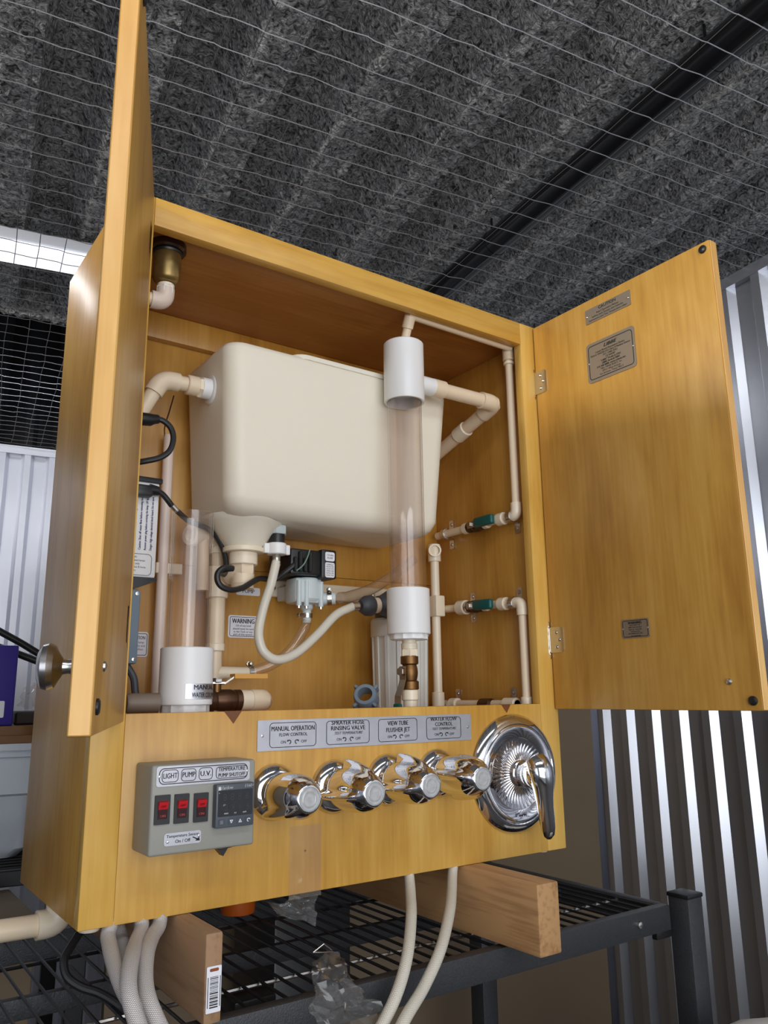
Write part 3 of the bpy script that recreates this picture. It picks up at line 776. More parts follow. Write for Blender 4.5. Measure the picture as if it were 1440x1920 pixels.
# ---- hoses inside
def hose(name, label, pts, r_, m, n=10, seg=14, cat='hose', group=None):
    return tag(MB().tube(spline(pts, n), r_, seg).build(name, m), label, cat, group)
hz = thing('hose_coupling', tf, 'black and white winged coupling hanging under the tank', 'coupling')
MB().lathe(tf + V((0, 0, -.004)), (0, 0, -1), [(.0125, 0), (.0125, .017)], 18).build('black_collar', BLACK, hz)
wn = tf - V((0, 0, .0275))
sleeve(wn, (0, 0, 1), .018, .0155).build('wing_nut', PVC, hz)
for s_ in (-1, 1):
    MB().box((wn.x + s_ * .0135, wn.y - .004, wn.z - .008), (wn.x + s_ * .0225, wn.y + .004, wn.z + .008), .0015, 2).build('wing', PVC, hz)
MB().lathe(wn - V((0, 0, .008)), (0, 0, -1), [(.0058, 0), (.0066, .002), (.0066, .012), (.0072, .013), (.0072, .017)], 16).build('ferrule', STEEL, hz)
hs = wn - V((0, 0, .02))
ph = [hs, at(508, 1095, y=.160), at(495, 1135, y=.152), at(486, 1175, y=.145), at(486, 1200, y=.142), at(496, 1224, y=.140), at(520, 1237, y=.140), at(555, 1225, y=.146), at(595, 1190, y=.156), at(630, 1153, y=.166), at(662, 1137, y=.172)]
hose('white_hose', 'thick ivory hose looping from under the tank to the grey filter fitting', ph, .0072, HOSEI)
ph2 = [po + do * .03, at(655, 1119, y=.192), at(695, 1105, y=.200), at(740, 1078, y=.21), at(775, 1050, y=.22)]
hose('clear_hose', 'clear vinyl hose running from the pump outlet behind the view tube', ph2, .0098, HOSEC)
ph3 = [bo - V((0, 0, .028)), at(570, 1180, y=.205), at(548, 1215, y=.210), at(515, 1243, y=.217), V((hbe.x, .225, hbe.z)) + V((-.006, 0, 0))]
hose('clear_hose', 'clear vinyl hose curving from the pump bottom to the drain line', ph3, .0085, HOSEC)

# ---- filter canister
fl0, fl1 = at(703, 1190, y=.19), at(812, 1190, y=.19)
FX, FY = (fl0.x + fl1.x) / 2, .205
fz1, fz0 = at(703, 1157, y=.19).z, .14
ft = thing('water_filter', (FX, FY, fz0), 'white ribbed water filter canister standing behind the view tube', 'filter')
rf_ = .048
MB().lathe((FX, FY, fz0), (0, 0, 1), [(rf_ * .86, 0), (rf_ * .9, .004), (rf_, fz1 - fz0 - .03)], 36).build('canister', PVCG, ft)
for k in range(14):
    t = 2 * PI * k / 14; e = V((math.cos(t), math.sin(t), 0)); s_ = V((-e.y, e.x, 0))
    b0 = V((FX, FY, fz0)) + e * rf_ * .89; b1 = V((FX, FY, fz1 - .028)) + e * rf_ * .99
    MB().add([b0 - s_ * .003, b0 + s_ * .003, b0 + s_ * .003 + e * .003, b0 - s_ * .003 + e * .003, b1 - s_ * .003, b1 + s_ * .003, b1 + s_ * .003 + e * .003, b1 - s_ * .003 + e * .003],
             [[0, 1, 2, 3], [4, 7, 6, 5], [0, 4, 5, 1], [1, 5, 6, 2], [2, 6, 7, 3], [3, 7, 4, 0]]).build('rib', PVCG, ft, smooth=0)
MB().lathe((FX, FY, fz1 - .032), (0, 0, 1), [(rf_ + .003, 0), (rf_ + .004, .002), (rf_ + .004, .028), (rf_ + .001, .032)], 36).build('collar', PVCG, ft)
MB().lathe((FX, FY, fz1), (0, 0, 1), [(rf_ - .004, 0), (rf_ - .004, .03), (rf_ - .016, .04), (0, .042)], 32).build('head', DGREY, ft)
g0 = at(728, 1134, y=.172); g1 = at(664, 1137, y=.172); dg = (g1 - g0).normalized()
MB().lathe(g0 - dg * .004, dg, [(.024, -.02), (.026, 0), (.022, .008), (.0165, .020), (.016, .026)], 20).build('inlet_elbow', DGREY, ft)
sleeve(g0 + dg * .028, dg, .014, .0135).build('nipple', CPVC2, ft)
MB().lathe(g0 + dg * .034, dg, [(.0165, 0), (.018, .003), (.017, .014), (.012, .022), (.010, .024)], 20).build('swivel_nut', DGREY, ft)
sleeve(g1 + dg * -.002, dg, .014, .0076).build('ferrule', STEEL, ft)

# ---- view tube
VX, VY = A(766, 1150, .052).x, .052
zc = lambda u, v: A(u, v, VY).z
vt = thing('view_tube', (VX, VY, zc(770, 1198)), 'tall clear view tube between two white caps in front of the tank', 'view tube')
RC, RT = .0338, .0285
z_top, z_tb, z_bt, z_bb = zc(763, 648), zc(765, 757), zc(770, 1105), zc(770, 1190)
MB().lathe((VX, VY, z_tb), (0, 0, 1), [(RT + .0015, .02), (RT + .0015, 0), (RC - .0008, 0), (RC, .0012), (RC, z_top - z_tb - .002), (RC - .002, z_top - z_tb), (0, z_top - z_tb)], 40).build('top_cap', PVC, vt)
MB().lathe((VX, VY, z_bb), (0, 0, 1), [(0, 0), (RC - .001, 0), (RC, .001), (RC, z_bt - z_bb - .0012), (RC - .001, z_bt - z_bb), (RT + .0015, z_bt - z_bb), (RT + .0015, z_bt - z_bb - .02)], 40).build('bottom_cap', PVC, vt)
MB().lathe((VX, VY, z_bb), (0, 0, -1), [(RC - .004, 0), (RC - .0035, .0075), (RC - .006, .0085), (0, .0085)], 40, mod=lambda t, i, r_, h: (r_ - (.0016 if (i in (0, 1) and math.sin(t * 12) > 0) else 0), h)).build('end_plug', PVC, vt)
def ctube(x, y, z0, z1, ro, ri, root):
    MB().lathe((x, y, z0), (0, 0, 1), [(ri, 0), (ro, 0), (ro, z1 - z0), (ri, z1 - z0), (ri, 0)], 48, cap=False).build('clear_tube', CLEAR, root)
ctube(VX, VY, z_bt - .018, z_tb + .018, RT, RT - .0028, vt)
# side outlet with overflow pipe
of = thing('overflow_pipe', (.66, .12, .72), 'cream overflow pipe bending back from the top white cap toward the tank', 'pipe')
oz = at(812, 727, y=VY).z
sleeve((VX + RC + .012, VY, oz), (1, 0, 0), .03, .0155).build('white_socket', PVC, of)
xe = .693; ez = oz
e2 = V((xe, VY, ez)); e3 = V((xe + .006, .262, ez - .058))
pipe_run(of, [V((VX + RC + .02, VY, oz)), e2, e3], .0125, .0152, CPVC, CPVC, arm=.035)
sleeve((VX + RC + .038, VY, oz), (1, 0, 0), .026, .0158).build('coupling', CPVC, of)
d3 = (e3 - e2).normalized()
sleeve(e2 + d3 * .10, d3, .03, .0150).build('coupling', CPVC2, of)
# pipe from the cap up to the ceiling and along behind the top rail
rl = thing('flush_pipe', (.6, .035, .86), 'thin cream pipe tucked behind the top rail feeding the view tube', 'pipe')
tz = .8635; ty = .0275; txp = at(770, 608, y=ty).x; RXP = .7165
MB().tube([(VX, VY, z_top - .004), (txp, ty, tz)], .0075, 14).build('pipe', CPVC, rl)
dt_ = V((VX - txp, VY - ty, z_top - tz)).normalized()
sleeve(V((txp, ty, tz)) + dt_ * .012, dt_, .022, .0098).build('tee', CPVC, rl)
MB().tube([(txp - .006, ty, tz), (RXP, ty + .002, tz)], .0078, 14).build('pipe', CPVC, rl)

# ---- right side supply lines along the cabinet wall
def ball_valve(root, p, d, grip_dir, grip_len, body=BRONZE, size=1.0, up=V((-1, 0, 0)), grip=TEAL):
    d = V(d).normalized()
    MB().lathe(p - d * .021 * size, d, [(.0098 * size, 0), (.0105 * size, .001), (.0105 * size, .010 * size), (.0085 * size, .011 * size), (.0115 * size, .015 * size), (.0120 * size, .021 * size), (.0115 * size, .027 * size), (.0085 * size, .031 * size), (.0105 * size, .032 * size), (.0105 * size, .042 * size), (.0098 * size, .042 * size)], 16).build('valve_body', body, root)
    MB().tube([p, p + up * .017 * size], .0045 * size, 10).build('stem', body, root)
    hexnut(p + up * .0185 * size, up, .004, .006 * size).build('stem_nut', STEEL, root)
    g = V(grip_dir).normalized(); q = p + up * .0165 * size
    side = g.cross(up).normalized()
    f = Frame(q, g, side)
    MB().box((-.007, -.006, -.001), (grip_len * .45, .006, .0008), .0005, 1, lambda c: q + g * c.x + side * c.y + up * c.z).build('lever', STEEL, root)
    MB().box((grip_len * .22, -.0092, -.005), (grip_len, .0092, .0055), .004, 3, lambda c: q + g * c.x + side * c.y + up * c.z).build('grip', grip, root)
def bracket(root, p, h_=.05):
    """steel strap over a pipe on the right inner wall"""
    f = Frame((W - T - .0006, p.y, p.z), (0, -1, 0), (0, 0, 1))
    for s_ in (-1, 1):
        slab(MB(), f.off(0, s_ * .0185), .013, .020, .002, 0, .0012).build('strap_tab', NICKEL, root)
        MB().lathe(f.P(0, s_ * .020, .0012), f.n, [(.0035, 0), (.003, .0012), (0, .0018)], 10).build('screw', STEEL, root)
    MB().lathe((p.x, p.y + .0055, p.z), (0, -1, 0), [(.0105, 0), (.0112, .0003), (.0112, .0107), (.0105, .011)], 16).build('strap', NICKEL, root)
XP = .7205
up1 = thing('supply_line', (XP, .13, .56), 'upper cream supply line with teal valve grip on the right inner wall', 'pipe')
zt1 = at(955, 672, x=XP).z; ze1 = at(967, 966, x=XP).z
yv1 = at(960, 800, x=XP).y
A1 = V((XP, yv1, .862)); B1 = V((XP, yv1, ze1)); C1 = V((XP, .262, at(838, 1001, x=XP).z))
pipe_run(up1, [A1, B1, C1], .0072, .0098, CPVC, CPVC2, arm=.022)
sleeve(A1 - V((0, 0, .010)), (0, 0, 1), .022, .0112).build('tee', CPVC, up1)
sleeve(A1 - V((0, 0, .026)), (0, 0, 1), .006, .0102).build('coupling', CPVC2, up1)
d1_ = (C1 - B1).normalized()
tv = lambda u, v, o=B1, d=d1_: o + d * ((at(u, v, x=XP).y - o.y) / d.y)
v1 = tv(893, 980)
sleeve(tv(940, 968), d1_, .018, .0115).build('coupling', CPVC2, up1)
ball_valve(up1, v1, d1_, -d1_, .064)
sleeve(v1 + d1_ * .027, d1_, .014, .0105).build('coupling', CPVC2, up1); sleeve(v1 - d1_ * .027, d1_, .012, .0102).build('coupling', CPVC2, up1)
bracket(up1, tv(958, 965)); bracket(up1, tv(836, 1003))
lo1 = thing('supply_line', (XP, .13, .35), 'lower cream supply line with teal valve grip on the right inner wall', 'pipe')
zl = at(972, 1130, x=XP).z; yl = at(982, 1200, x=XP).y
A2 = V((XP, yl, .16)); B2 = V((XP, yl, zl)); C2 = V((XP, .258, at(826, 1143, x=XP).z))
pipe_run(lo1, [A2, B2, C2], .0072, .0098, CPVC, CPVC2, arm=.022)
sleeve((XP, yl, at(991, 1318, x=XP).z), (0, 0, 1), .02, .0098).build('coupling', CPVC2, lo1)
d2_ = (C2 - B2).normalized()
tv2 = lambda u, v: tv(u, v, B2, d2_)
v2 = tv2(892, 1137)
sleeve(tv2(944, 1130), d2_, .018, .0115).build('coupling', CPVC2, lo1)
ball_valve(lo1, v2, d2_, -d2_, .062)
sleeve(tv2(868, 1141), d2_, .022, .0135).build('coupling', CPVC2, lo1); sleeve(v2 - d2_ * .027, d2_, .012, .0102).build('coupling', CPVC2, lo1)
bracket(lo1, tv2(963, 1131)); bracket(lo1, tv2(876, 1142))
# riser in the back right corner
rs = thing('riser_pipe', (.70, .25, .3), 'white riser pipe in the back right corner behind the view tube', 'pipe')
rxp = at(816, 1100, y=.25).x
zr0, zr1 = .12, at(809, 1030, y=.25).z
MB().tube([(rxp, .25, zr0), (rxp, .25, zr1)], .0085, 16).build('pipe', CPVC2, rs)
MB().lathe((rxp, .25, zr1 - .024), (0, 0, 1), [(.012, 0), (.0125, .001), (.0125, .03), (.011, .034), (0, .034)], 18).build('elbow', CPVC2, rs)
MB().lathe((rxp, .25, zr1 - .004), (-.55, -.83, 0), [(.0125, 0), (.0125, .016), (.0095, .016), (.009, .006), (0, .006)], 18).build('open_socket', CPVC2, rs)
zj = at(818, 1137, y=.25).z
MB().box((rxp - .010, .236, zj - .02), (rxp + .012, .264, zj + .02), .002, 2).build('clip', CPVC2, rs)
sleeve((rxp, .25, at(820, 1313, y=.25).z), (0, 0, 1), .03, .0118).build('coupling', CPVC2, rs)
# lowest line peeping over the front panel
ll = thing('return_line', (XP, .14, .235), 'lowest cream pipe on the right inner wall peeping over the front panel', 'pipe')
zq = at(905, 1318, x=XP).z
MB().tube([(XP, .06, zq - .002), (XP, .255, zq - .002)], .0072, 14).build('pipe', CPVC, ll)
sleeve((XP, .075, zq - .002), (0, 1, 0), .03, .0110).build('coupling', CPVC2, ll)
sleeve((XP, .225, zq - .002), (0, 1, 0), .02, .0110).build('coupling', CPVC2, ll)
MB().lathe((XP, .12, zq - .004), (0, 1, 0), [(.009, 0), (.012, .004), (.012, .03), (.009, .034)], 14).build('valve_body', BRONZE, ll)
bracket(ll, V((XP, at(952, 1310, x=XP).y, zq - .003))); bracket(ll, V((XP, at(848, 1313, x=XP).y, zq - .003)))

# ---- brass valve below the view tube
bv = thing('ball_valve', (VX, VY, .2), 'brass ball valve with teal dipped lever under the view tube', 'valve')
zv = A(773, 1262, VY).z
MB().tube([(VX, VY, z_bb - .008), (VX, VY, zv + .02)], .0112, 16).build('nipple', CPVC2, bv)
sleeve((VX, VY, A(772, 1212, VY).z), (0, 0, 1), .010, .0125).build('coupling', CPVC2, bv)
hexnut((VX, VY, A(772, 1226, VY).z), (0, 0, 1), .014, .0135).build('hex_nut', CPVC2, bv)
MB().lathe((VX, VY, zv - .025), (0, 0, 1), [(.0125, 0), (.0138, .001), (.0138, .012), (.0108, .014), (.0122, .02), (.0128, .026), (.0122, .032), (.0108, .037), (.0138, .039), (.0138, .050), (.0125, .051)], 18).build('valve_body', BRASS, bv)
stv = V((-.97, -.25, 0)).normalized()
sp_ = V((VX, VY, zv + .002))
MB().tube([sp_, sp_ + stv * .021], .0055, 10).build('stem', BRASS, bv)
hexnut(sp_ + stv * .022, stv, .005, .0068).build('stem_nut', STEEL, bv)
q0 = sp_ + stv * .017
sd = stv.cross(V((0, 0, 1))).normalized()
lev = [q0 + V((0, 0, .008)), q0 + V((0, 0, -.012)), q0 + stv * .004 + V((0, 0, -.022)), q0 + stv * .012 + V((0, 0, -.036)), q0 + stv * .013 + V((0, 0, -.052))]
mb = MB()
for a, c in zip(lev, lev[1:]):
    mb.add([a - sd * .0058 - stv * .0008, a + sd * .0058 - stv * .0008, a + sd * .0058 + stv * .0008, a - sd * .0058 + stv * .0008, c - sd * .0058 - stv * .0008, c + sd * .0058 - stv * .0008, c + sd * .0058 + stv * .0008, c - sd * .0058 + stv * .0008],
           [[0, 1, 2, 3], [4, 7, 6, 5], [0, 4, 5, 1], [1, 5, 6, 2], [2, 6, 7, 3], [3, 7, 4, 0]])
mb.build('lever', NICKEL, bv)
gq = q0 + stv * .013
MB().box((-.007, -.0035, -.085), (.007, .0035, -.047), .0025, 2, lambda c: gq + sd * c.x + stv * c.y + V((0, 0, c.z))).build('grip', TEAL, bv)
sleeve((VX, VY, zv - .033), (0, 0, 1), .016, .0128).build('coupling', CPVC2, bv)
MB().tube([(VX, VY, zv - .03), (VX, VY, .10)], .0108, 16).build('pipe', CPVC2, bv)

# ---- left clear tube
LX, LY = A(349, 1270, .075).x, .075
lzc = lambda v: A(349, v, LY).z
lt = thing('collection_tube', (LX, LY, lzc(1330)), 'short clear open tube in a white base at the left of the cabinet', 'tube')
RB = .0345
z0_, z1_, z2_ = lzc(1322), lzc(1215), lzc(962)
MB().lathe((LX, LY, z0_), (0, 0, 1), [(0, 0), (RB - .001, 0), (RB, .001), (RB, z1_ - z0_ - .001), (RB - .0012, z1_ - z0_), (RT + .001, z1_ - z0_), (RT + .001, z1_ - z0_ - .02)], 44).build('base_cap', PVC, lt)
MB().lathe((LX, LY, z0_), (0, 0, -1), [(RB - .003, 0), (RB - .003, .010), (0, .010)], 40, mod=lambda t, i, r_, h: (r_ - (.0016 if (i < 2 and math.sin(t * 12) > 0) else 0), h)).build('end_plug', PVC, lt)
ctube(LX, LY, z1_ - .018, z2_, RT, RT - .0026, lt)
# curved metal label wrapped on the base cap
la, lb_ = math.radians(-112), math.radians(-14)
lz0, lz1 = A(375, 1312, LY).z + .001, A(375, 1284, LY).z + .001
mb = MB(); vs = []; nn = 14
for k in range(nn + 1):
    t = la + (lb_ - la) * k / nn
    for z in (lz0, lz1): vs.append(V((LX + math.cos(t) * (RB + .0009), LY + math.sin(t) * (RB + .0009), z)))
mb.add(vs, [[2 * k, 2 * k + 2, 2 * k + 3, 2 * k + 1] for k in range(nn)]).build('metal_label', PLATE, lt)
mb = MB(); tmpf = Frame((0, 0, 0), (1, 0, 0), (0, 0, 1))
text(mb, tmpf, 'MANUAL', 0, .0048, .0062, 0, bold=.01); text(mb, tmpf, 'WATER COLUMN', .001, -.0048, .0062, 0, bold=.01, maxw=.040)
ta = math.radians(-66)
for i, p in enumerate(mb.v):
    t = ta + p.x / RB; mb.v[i] = V((LX + math.cos(t) * (RB + .0014), LY + math.sin(t) * (RB + .0014), (lz0 + lz1) / 2 + p.z))
mb.build('lettering', INK, lt, smooth=0)

# ---- bronze valve at the left bottom with its yellow lever
bb = thing('ball_valve', (LX + .05, .10, .2), 'dark bronze valve with flat yellow lever beside the white tube base', 'valve')
vb0, vb1 = A(398, 1314, .11), A(449, 1313, .11)
zb0 = (vb0.z + vb1.z) / 2
MB().lathe((vb0.x - .014, .11, zb0), (1, 0, 0), [(.0135, 0), (.0150, .002), (.0150, .014), (.0130, .018), (.0155, .028), (.0155, .040), (.0138, .046), (.0150, .047), (.0150, vb1.x - vb0.x + .014)], 20).build('valve_body', BRONZE, bb)
ve = A(500, 1313, .11)
sleeve(((vb1.x + A(474, 1313, .11).x) / 2, .11, zb0), (1, 0, 0), A(474, 1313, .11).x - vb1.x + .004, .0142).build('coupling', CPVC2, bb)
xx = A(474, 1313, .11).x
path = [V((xx - .004, .11, zb0)), V((xx + .006, .11, zb0)), V((xx + .014, .112, zb0)), V((xx + .019, .119, zb0 - .001)), V((xx + .020, .132, zb0 - .001)), V((xx + .020, .16, zb0 - .001))]
MB().tube(path, .0152, 18).build('elbow', CPVC, bb)
stx = A(406, 1290, .11)
MB().tube([(stx.x, .11, zb0), (stx.x, .11, zb0 + .028)], .0065, 12).build('stem', BRASS, bb)
hexnut((stx.x, .11, zb0 + .027), (0, 0, 1), .007, .0085).build('stem_nut', STEEL, bb)
zl1 = A(470, 1268, .10).z
lv = [V((stx.x - .006, .11, zb0 + .024)), V((stx.x + .010, .108, zb0 + .024)), V((A(440, 1268, .10).x, .103, zl1)), V((A(497, 1268, .10).x, .10, zl1))]
for i, (a, c, nm_, m_, hw, ht) in enumerate(((lv[0], lv[1], 'lever', NICKEL, .006, .0011), (lv[1], lv[2], 'lever', NICKEL, .006, .0011), (lv[2], lv[3], 'grip', ORANGE, .0085, .0032))):
    d = (c - a).normalized(); s_ = V((0, 1, 0)); u_ = s_.cross(d).normalized() * -1
    a2 = a - d * .002
    YG = mat('yellow_lever_grip', srgb(206, 150, 62), 0.45)
    MB().add([a2 - s_ * hw - u_ * ht, a2 + s_ * hw - u_ * ht, a2 + s_ * hw + u_ * ht, a2 - s_ * hw + u_ * ht, c - s_ * hw - u_ * ht, c + s_ * hw - u_ * ht, c + s_ * hw + u_ * ht, c - s_ * hw + u_ * ht],
             [[0, 1, 2, 3], [4, 7, 6, 5], [0, 4, 5, 1], [1, 5, 6, 2], [2, 6, 7, 3], [3, 7, 4, 0]]).build(nm_, YG if nm_ == 'grip' else m_, bb)
# dull pipe at the far left bottom
g0_ = A(242, 1322, .075)
tag(MB().lathe((g0_.x - .006, .075, g0_.z + .002), (1, 0, 0), [(0.004, 0), (.0105, .0015), (.0125, .005), (.0125, LX - RB - g0_.x + .004)], 20).build('waste_pipe', mat('grey_brown_pvc', srgb(128, 112, 98), .5)), 'short grey brown capped pipe at the left foot of the clear tube', 'pipe')

# ---- top left brass cup drain
cy_ = .062; cp = A(313, 500, cy_)
bd = thing('brass_cup', (cp.x, cy_, .80), 'tarnished brass cup fitting hanging from the cabinet ceiling at the left', 'fitting')
zf = .872
MB().lathe((cp.x, cy_, zf), (0, 0, -1), [(.026, 0), (.026, .009), (.024, .0115), (.021, .012)], 32).build('flange', mat('dark_chrome', srgb(96, 82, 74), .22, .9), bd)
MB().lathe((cp.x, cy_, zf - .012), (0, 0, -1), [(.0205, 0), (.0215, .0015), (.0205, .004)], 32).build('gasket', BLACK, bd)
zbt = A(313, 533, cy_).z
MB().lathe((cp.x, cy_, zf - .015), (0, 0, -1), [(.0192, 0), (.0195, .002), (.0195, zf - .015 - zbt - .008), (.016, zf - .015 - zbt - .002), (.012, zf - .015 - zbt)], 32).build('cup', OLDBRASS, bd)
sleeve((cp.x, cy_, zbt - .004), (0, 0, 1), .006, .0118).build('collar', CPVC2, bd)
hexnut((cp.x, cy_, zbt - .011), (0, 0, 1), .012, .0128).build('hex_nut', PVC, bd)
ez_ = A(313, 568, cy_).z
pipe_run(bd, [V((cp.x, cy_, zbt - .008)), V((cp.x, cy_, ez_)), V((.020, cy_ + .004, ez_))], .0095, .0125, CPVC, mat('pinkish_cpvc', srgb(226, 206, 190), .35), arm=.02)

# ---- tank side elbow
te = thing('inlet_elbow', (.15, .16, bp_.z), 'cream elbow pipe entering the left side of the tank', 'pipe')
q1 = V((.187, .16, bp_.z)); q2 = V((A(303, 722, .16).x, .16, bp_.z)); q3 = A(258, 782, .17)
pipe_run(te, [q1, q2, q3], .0115, .0145, CPVC, CPVC, arm=.026)
hexnut(V((.174, .16, bp_.z)), (1, 0, 0), .010, .0165).build('hex_adapter', CPVC2, te)
sleeve(V((.161, .16, bp_.z)), (1, 0, 0), .018, .0155).build('coupling', CPVC, te)
# vertical conduit behind, lamp ballast, cords
cx0 = A(313, 900, .262)
vc = thing('conduit', (cx0.x, .262, .45), 'pale vertical pipe on the back panel beside the ballast', 'pipe')
MB().tube([(cx0.x, .262, A(313, 816, .262).z), (cx0.x, .262, .20)], .0085, 16).build('pipe', mat('pinkish_white_pipe', srgb(236, 218, 206), .35), vc)
MB().box((A(291, 1060, .262).x, .258, A(300, 1075, .262).z), (A(318, 1060, .262).x + .02, .2825, A(300, 1055, .262).z), .001, 1).build('clip', CPVC2, vc)
ub = thing('lamp_ballast', (.05, .17, .42), 'white ballast box with blue printed label behind the left door', 'ballast')
bx1 = A(296, 990, .145); bz1, bz0 = A(280, 903, .145).z, A(270, 1083, .145).z
bx0 = T + .004
MB().box((bx0, .145, bz0), (bx1.x, .205, bz1), .003, 2).build('housing', PVC, ub)
MB().box((bx0 - .002, .141, bz1 - .002), (bx1.x + .003, .209, bz1 + .006), .002, 2).build('top_cap', BLACK, ub)
MB().prism([(bx0, .141, bz0), (bx1.x + .001, .141, bz0), (bx1.x + .001, .141, bz0 - .004), (bx1.x - .028, .141, bz0 - .016), (bx0, .141, bz0 - .016)], (0, .066, 0)).build('bottom_cap', BLACK, ub)
fb = Frame(((bx0 + bx1.x) / 2, .145, (bz0 + bz1) / 2), (0, 0, 1), (-1, 0, 0))
bh = bz1 - bz0; bw = bx1.x - bx0
m = MB()
TX = ('Danger: High voltage electrical shock hazard. Do not open', 'Remove power plug before servicing the lamp. UV light', 'Caution: Shut off water flow before removing lamp', 'Attention: Do not use if vessel is damaged or cracked')
for i, s in enumerate(TX): text(m, fb, s, bh * .06, -bw * .40 + i * bw * .085, .0034, .0005, bold=.035, maxw=bh * .56)
m.build('lettering', BLUEINK, ub)
m = MB()
for i in range(4): text(m, fb, 'Keep the quartz sleeve clean and replace the lamp yearly', bh * .06, -bw * .02 + i * bw * .08, .0022, .0005, maxw=bh * .52)
fb2 = Frame(((bx0 + bx1.x) / 2, .145, bz0 + bh * .13), (1, 0, 0), (0, 0, 1))
for i, s in enumerate(('Model 101', 'Use only with rated lamps', 'Indoor use only', 'Complies with class B limits', 'Keep dry')): text(m, fb2, s, bw * .12, bh * (.075 - .034 * i), .0026, .0005, maxw=bw * .6)
ring(m, fb2.off(0, 0), bw * .86, bh * .22, .006, .0006, .0005)
m.build('small_print', INK, ub)
# gray cord box lower left
gx = A(262, 1170, .12)
gb = thing('grey_adapter', (.03, .14, .3), 'slim blue grey adapter below the ballast behind the left door', 'adapter')
gz1, gz0 = A(262, 1105, .12).z, A(260, 1245, .12).z
MB().box((T + .002, .12, gz0), (gx.x, .17, gz1), .004, 2).build('body', BGREY, gb)
for z in (gz0 + .006, gz1 - .006): MB().lathe((gx.x - .006, .12, z), (0, -1, 0), [(.003, 0), (.0025, .0015), (0, .002)], 10).build('screw', STEEL, gb)
MB().tube(spline([V((gx.x - .012, .14, gz1 - .002)), V((gx.x - .010, .15, gz1 + .012)), V((gx.x - .005, .165, bz0 - .012))]), .006, 10).build('strain_relief', BLACK, gb)
MB().tube(spline([V((gx.x - .012, .14, gz0 + .004)), A(250, 1270, .135), A(254, 1300, .13), A(262, 1330, .13)]), .005, 10).build('cord', mat('slate_cord', srgb(64, 66, 74), .5), gb)
def cord(label, pts, r_=.0038, n=8): return tag(MB().tube(spline(pts, n), r_, 10).build('power_cord', RUBBER), label, 'cord')
pc = thing('power_cord', A(300, 820, .12), 'black cord looping out from behind the left door near the tank elbow', 'cord')
MB().tube(spline([A(292, 786, .12), A(306, 789, .118), A(320, 802, .116), A(325, 822, .115), A(318, 845, .115), A(300, 858, .118), A(275, 864, .122), A(250, 868, .13)], 8), .0042, 10).build('cable', RUBBER, pc)
MB().tube([A(262, 785, .12), A(282, 787, .12), A(288, 786, .12), A(297, 786, .12)], [.0095, .0092, .0075, .0065], 14).build('plug', BLACK, pc)
uc = thing('power_cord', A(300, 925, .14), 'black lamp cord with steel sleeve passing behind the clear open tube', 'cord')
MB().box((A(262, 920, .137).x - .015, .128, A(262, 931, .137).z), (A(285, 920, .137).x, .1448, A(262, 909, .137).z), .004, 2).build('plug', BLACK, uc)
MB().tube([A(280, 918, .136), A(297, 921, .136)], [.0085, .0068], 12).build('strain_relief', BLACK, uc)
MB().tube(spline([A(294, 920, .136), A(306, 928, .138), A(316, 940, .140), A(322, 948, .142)]), .0042, 10).build('cable', RUBBER, uc)
MB().tube([A(320, 945, .142), A(332, 958, .145)], .0040, 10).build('steel_sleeve', STEEL, uc)
MB().tube(spline([A(331, 957, .145), A(343, 968, .150), A(356, 978, .160), A(375, 985, .18), A(392, 993, .195), A(407, 1008, .20), A(420, 1035, .20), A(424, 1062, .195), A(420, 1077, .185), A(412, 1072, .155), A(424, 1068, .138), A(436, 1066, .136)], 8), .0042, 10).build('cable', RUBBER, uc)
MB().tube(spline([A(437, 1066, .136), A(420, 1065, .134), A(409, 1074, .134), A(408, 1088, .134), A(416, 1100, .134), A(434, 1106, .136), A(455, 1102, .146), A(472, 1092, .158), A(486, 1085, .176), A(502, 1086, .190), A(516, 1086, .19), A(535, 1072, .18), A(556, 1056, .172)], 8), .0045, 10).build('cable', RUBBER, uc)
MB().tube(spline([A(326, 742, .20), A(318, 770, .235), A(309, 800, .255), A(309, 820, .262)]), .0011, 6).build('sensor_wire', mat('brown_wire', srgb(74, 40, 28), .5), uc)
MB().tube(spline([A(556, 1070, .168), A(568, 1060, .162), A(576, 1046, .160), A(581, 1031, .164)]), .0011, 6).build('ground_wire', mat('green_wire', srgb(120, 150, 130), .5), pm)

# ---- loose grey nut
gn = A(686, 1308, .10)
nu = thing('plastic_nut', gn, 'loose blue grey winged plastic nut lying behind the front panel', 'nut')
na = V((-.55, -.62, .42)).normalized()
MB().lathe(gn - na * .012, na, [(.0115, .022), (.0115, .002), (.019, 0), (.0195, .002), (.018, .022), (.0165, .024), (.0115, .024), (.0115, .022)], 24, cap=False).build('ring', BGREY, nu)
u_ = V((0, 0, 1)).cross(na).normalized(); w_2 = na.cross(u_)
for k in range(4):
    t = PI / 4 + k * PI / 2; e = u_ * math.cos(t) + w_2 * math.sin(t); s_ = na.cross(e)
    c_ = gn + e * .020
    MB().box((-.004, -.0025, -.010), (.005, .0025, .008), .001, 1, lambda c: c_ + e * c.x + s_ * c.y + na * c.z).build('wing', BGREY, nu)
# what it leans on: low inner shelf hidden behind the panel
cbox('inner_shelf', (T, .045, .195), (W - T, D - .0126, .205), W_inh)

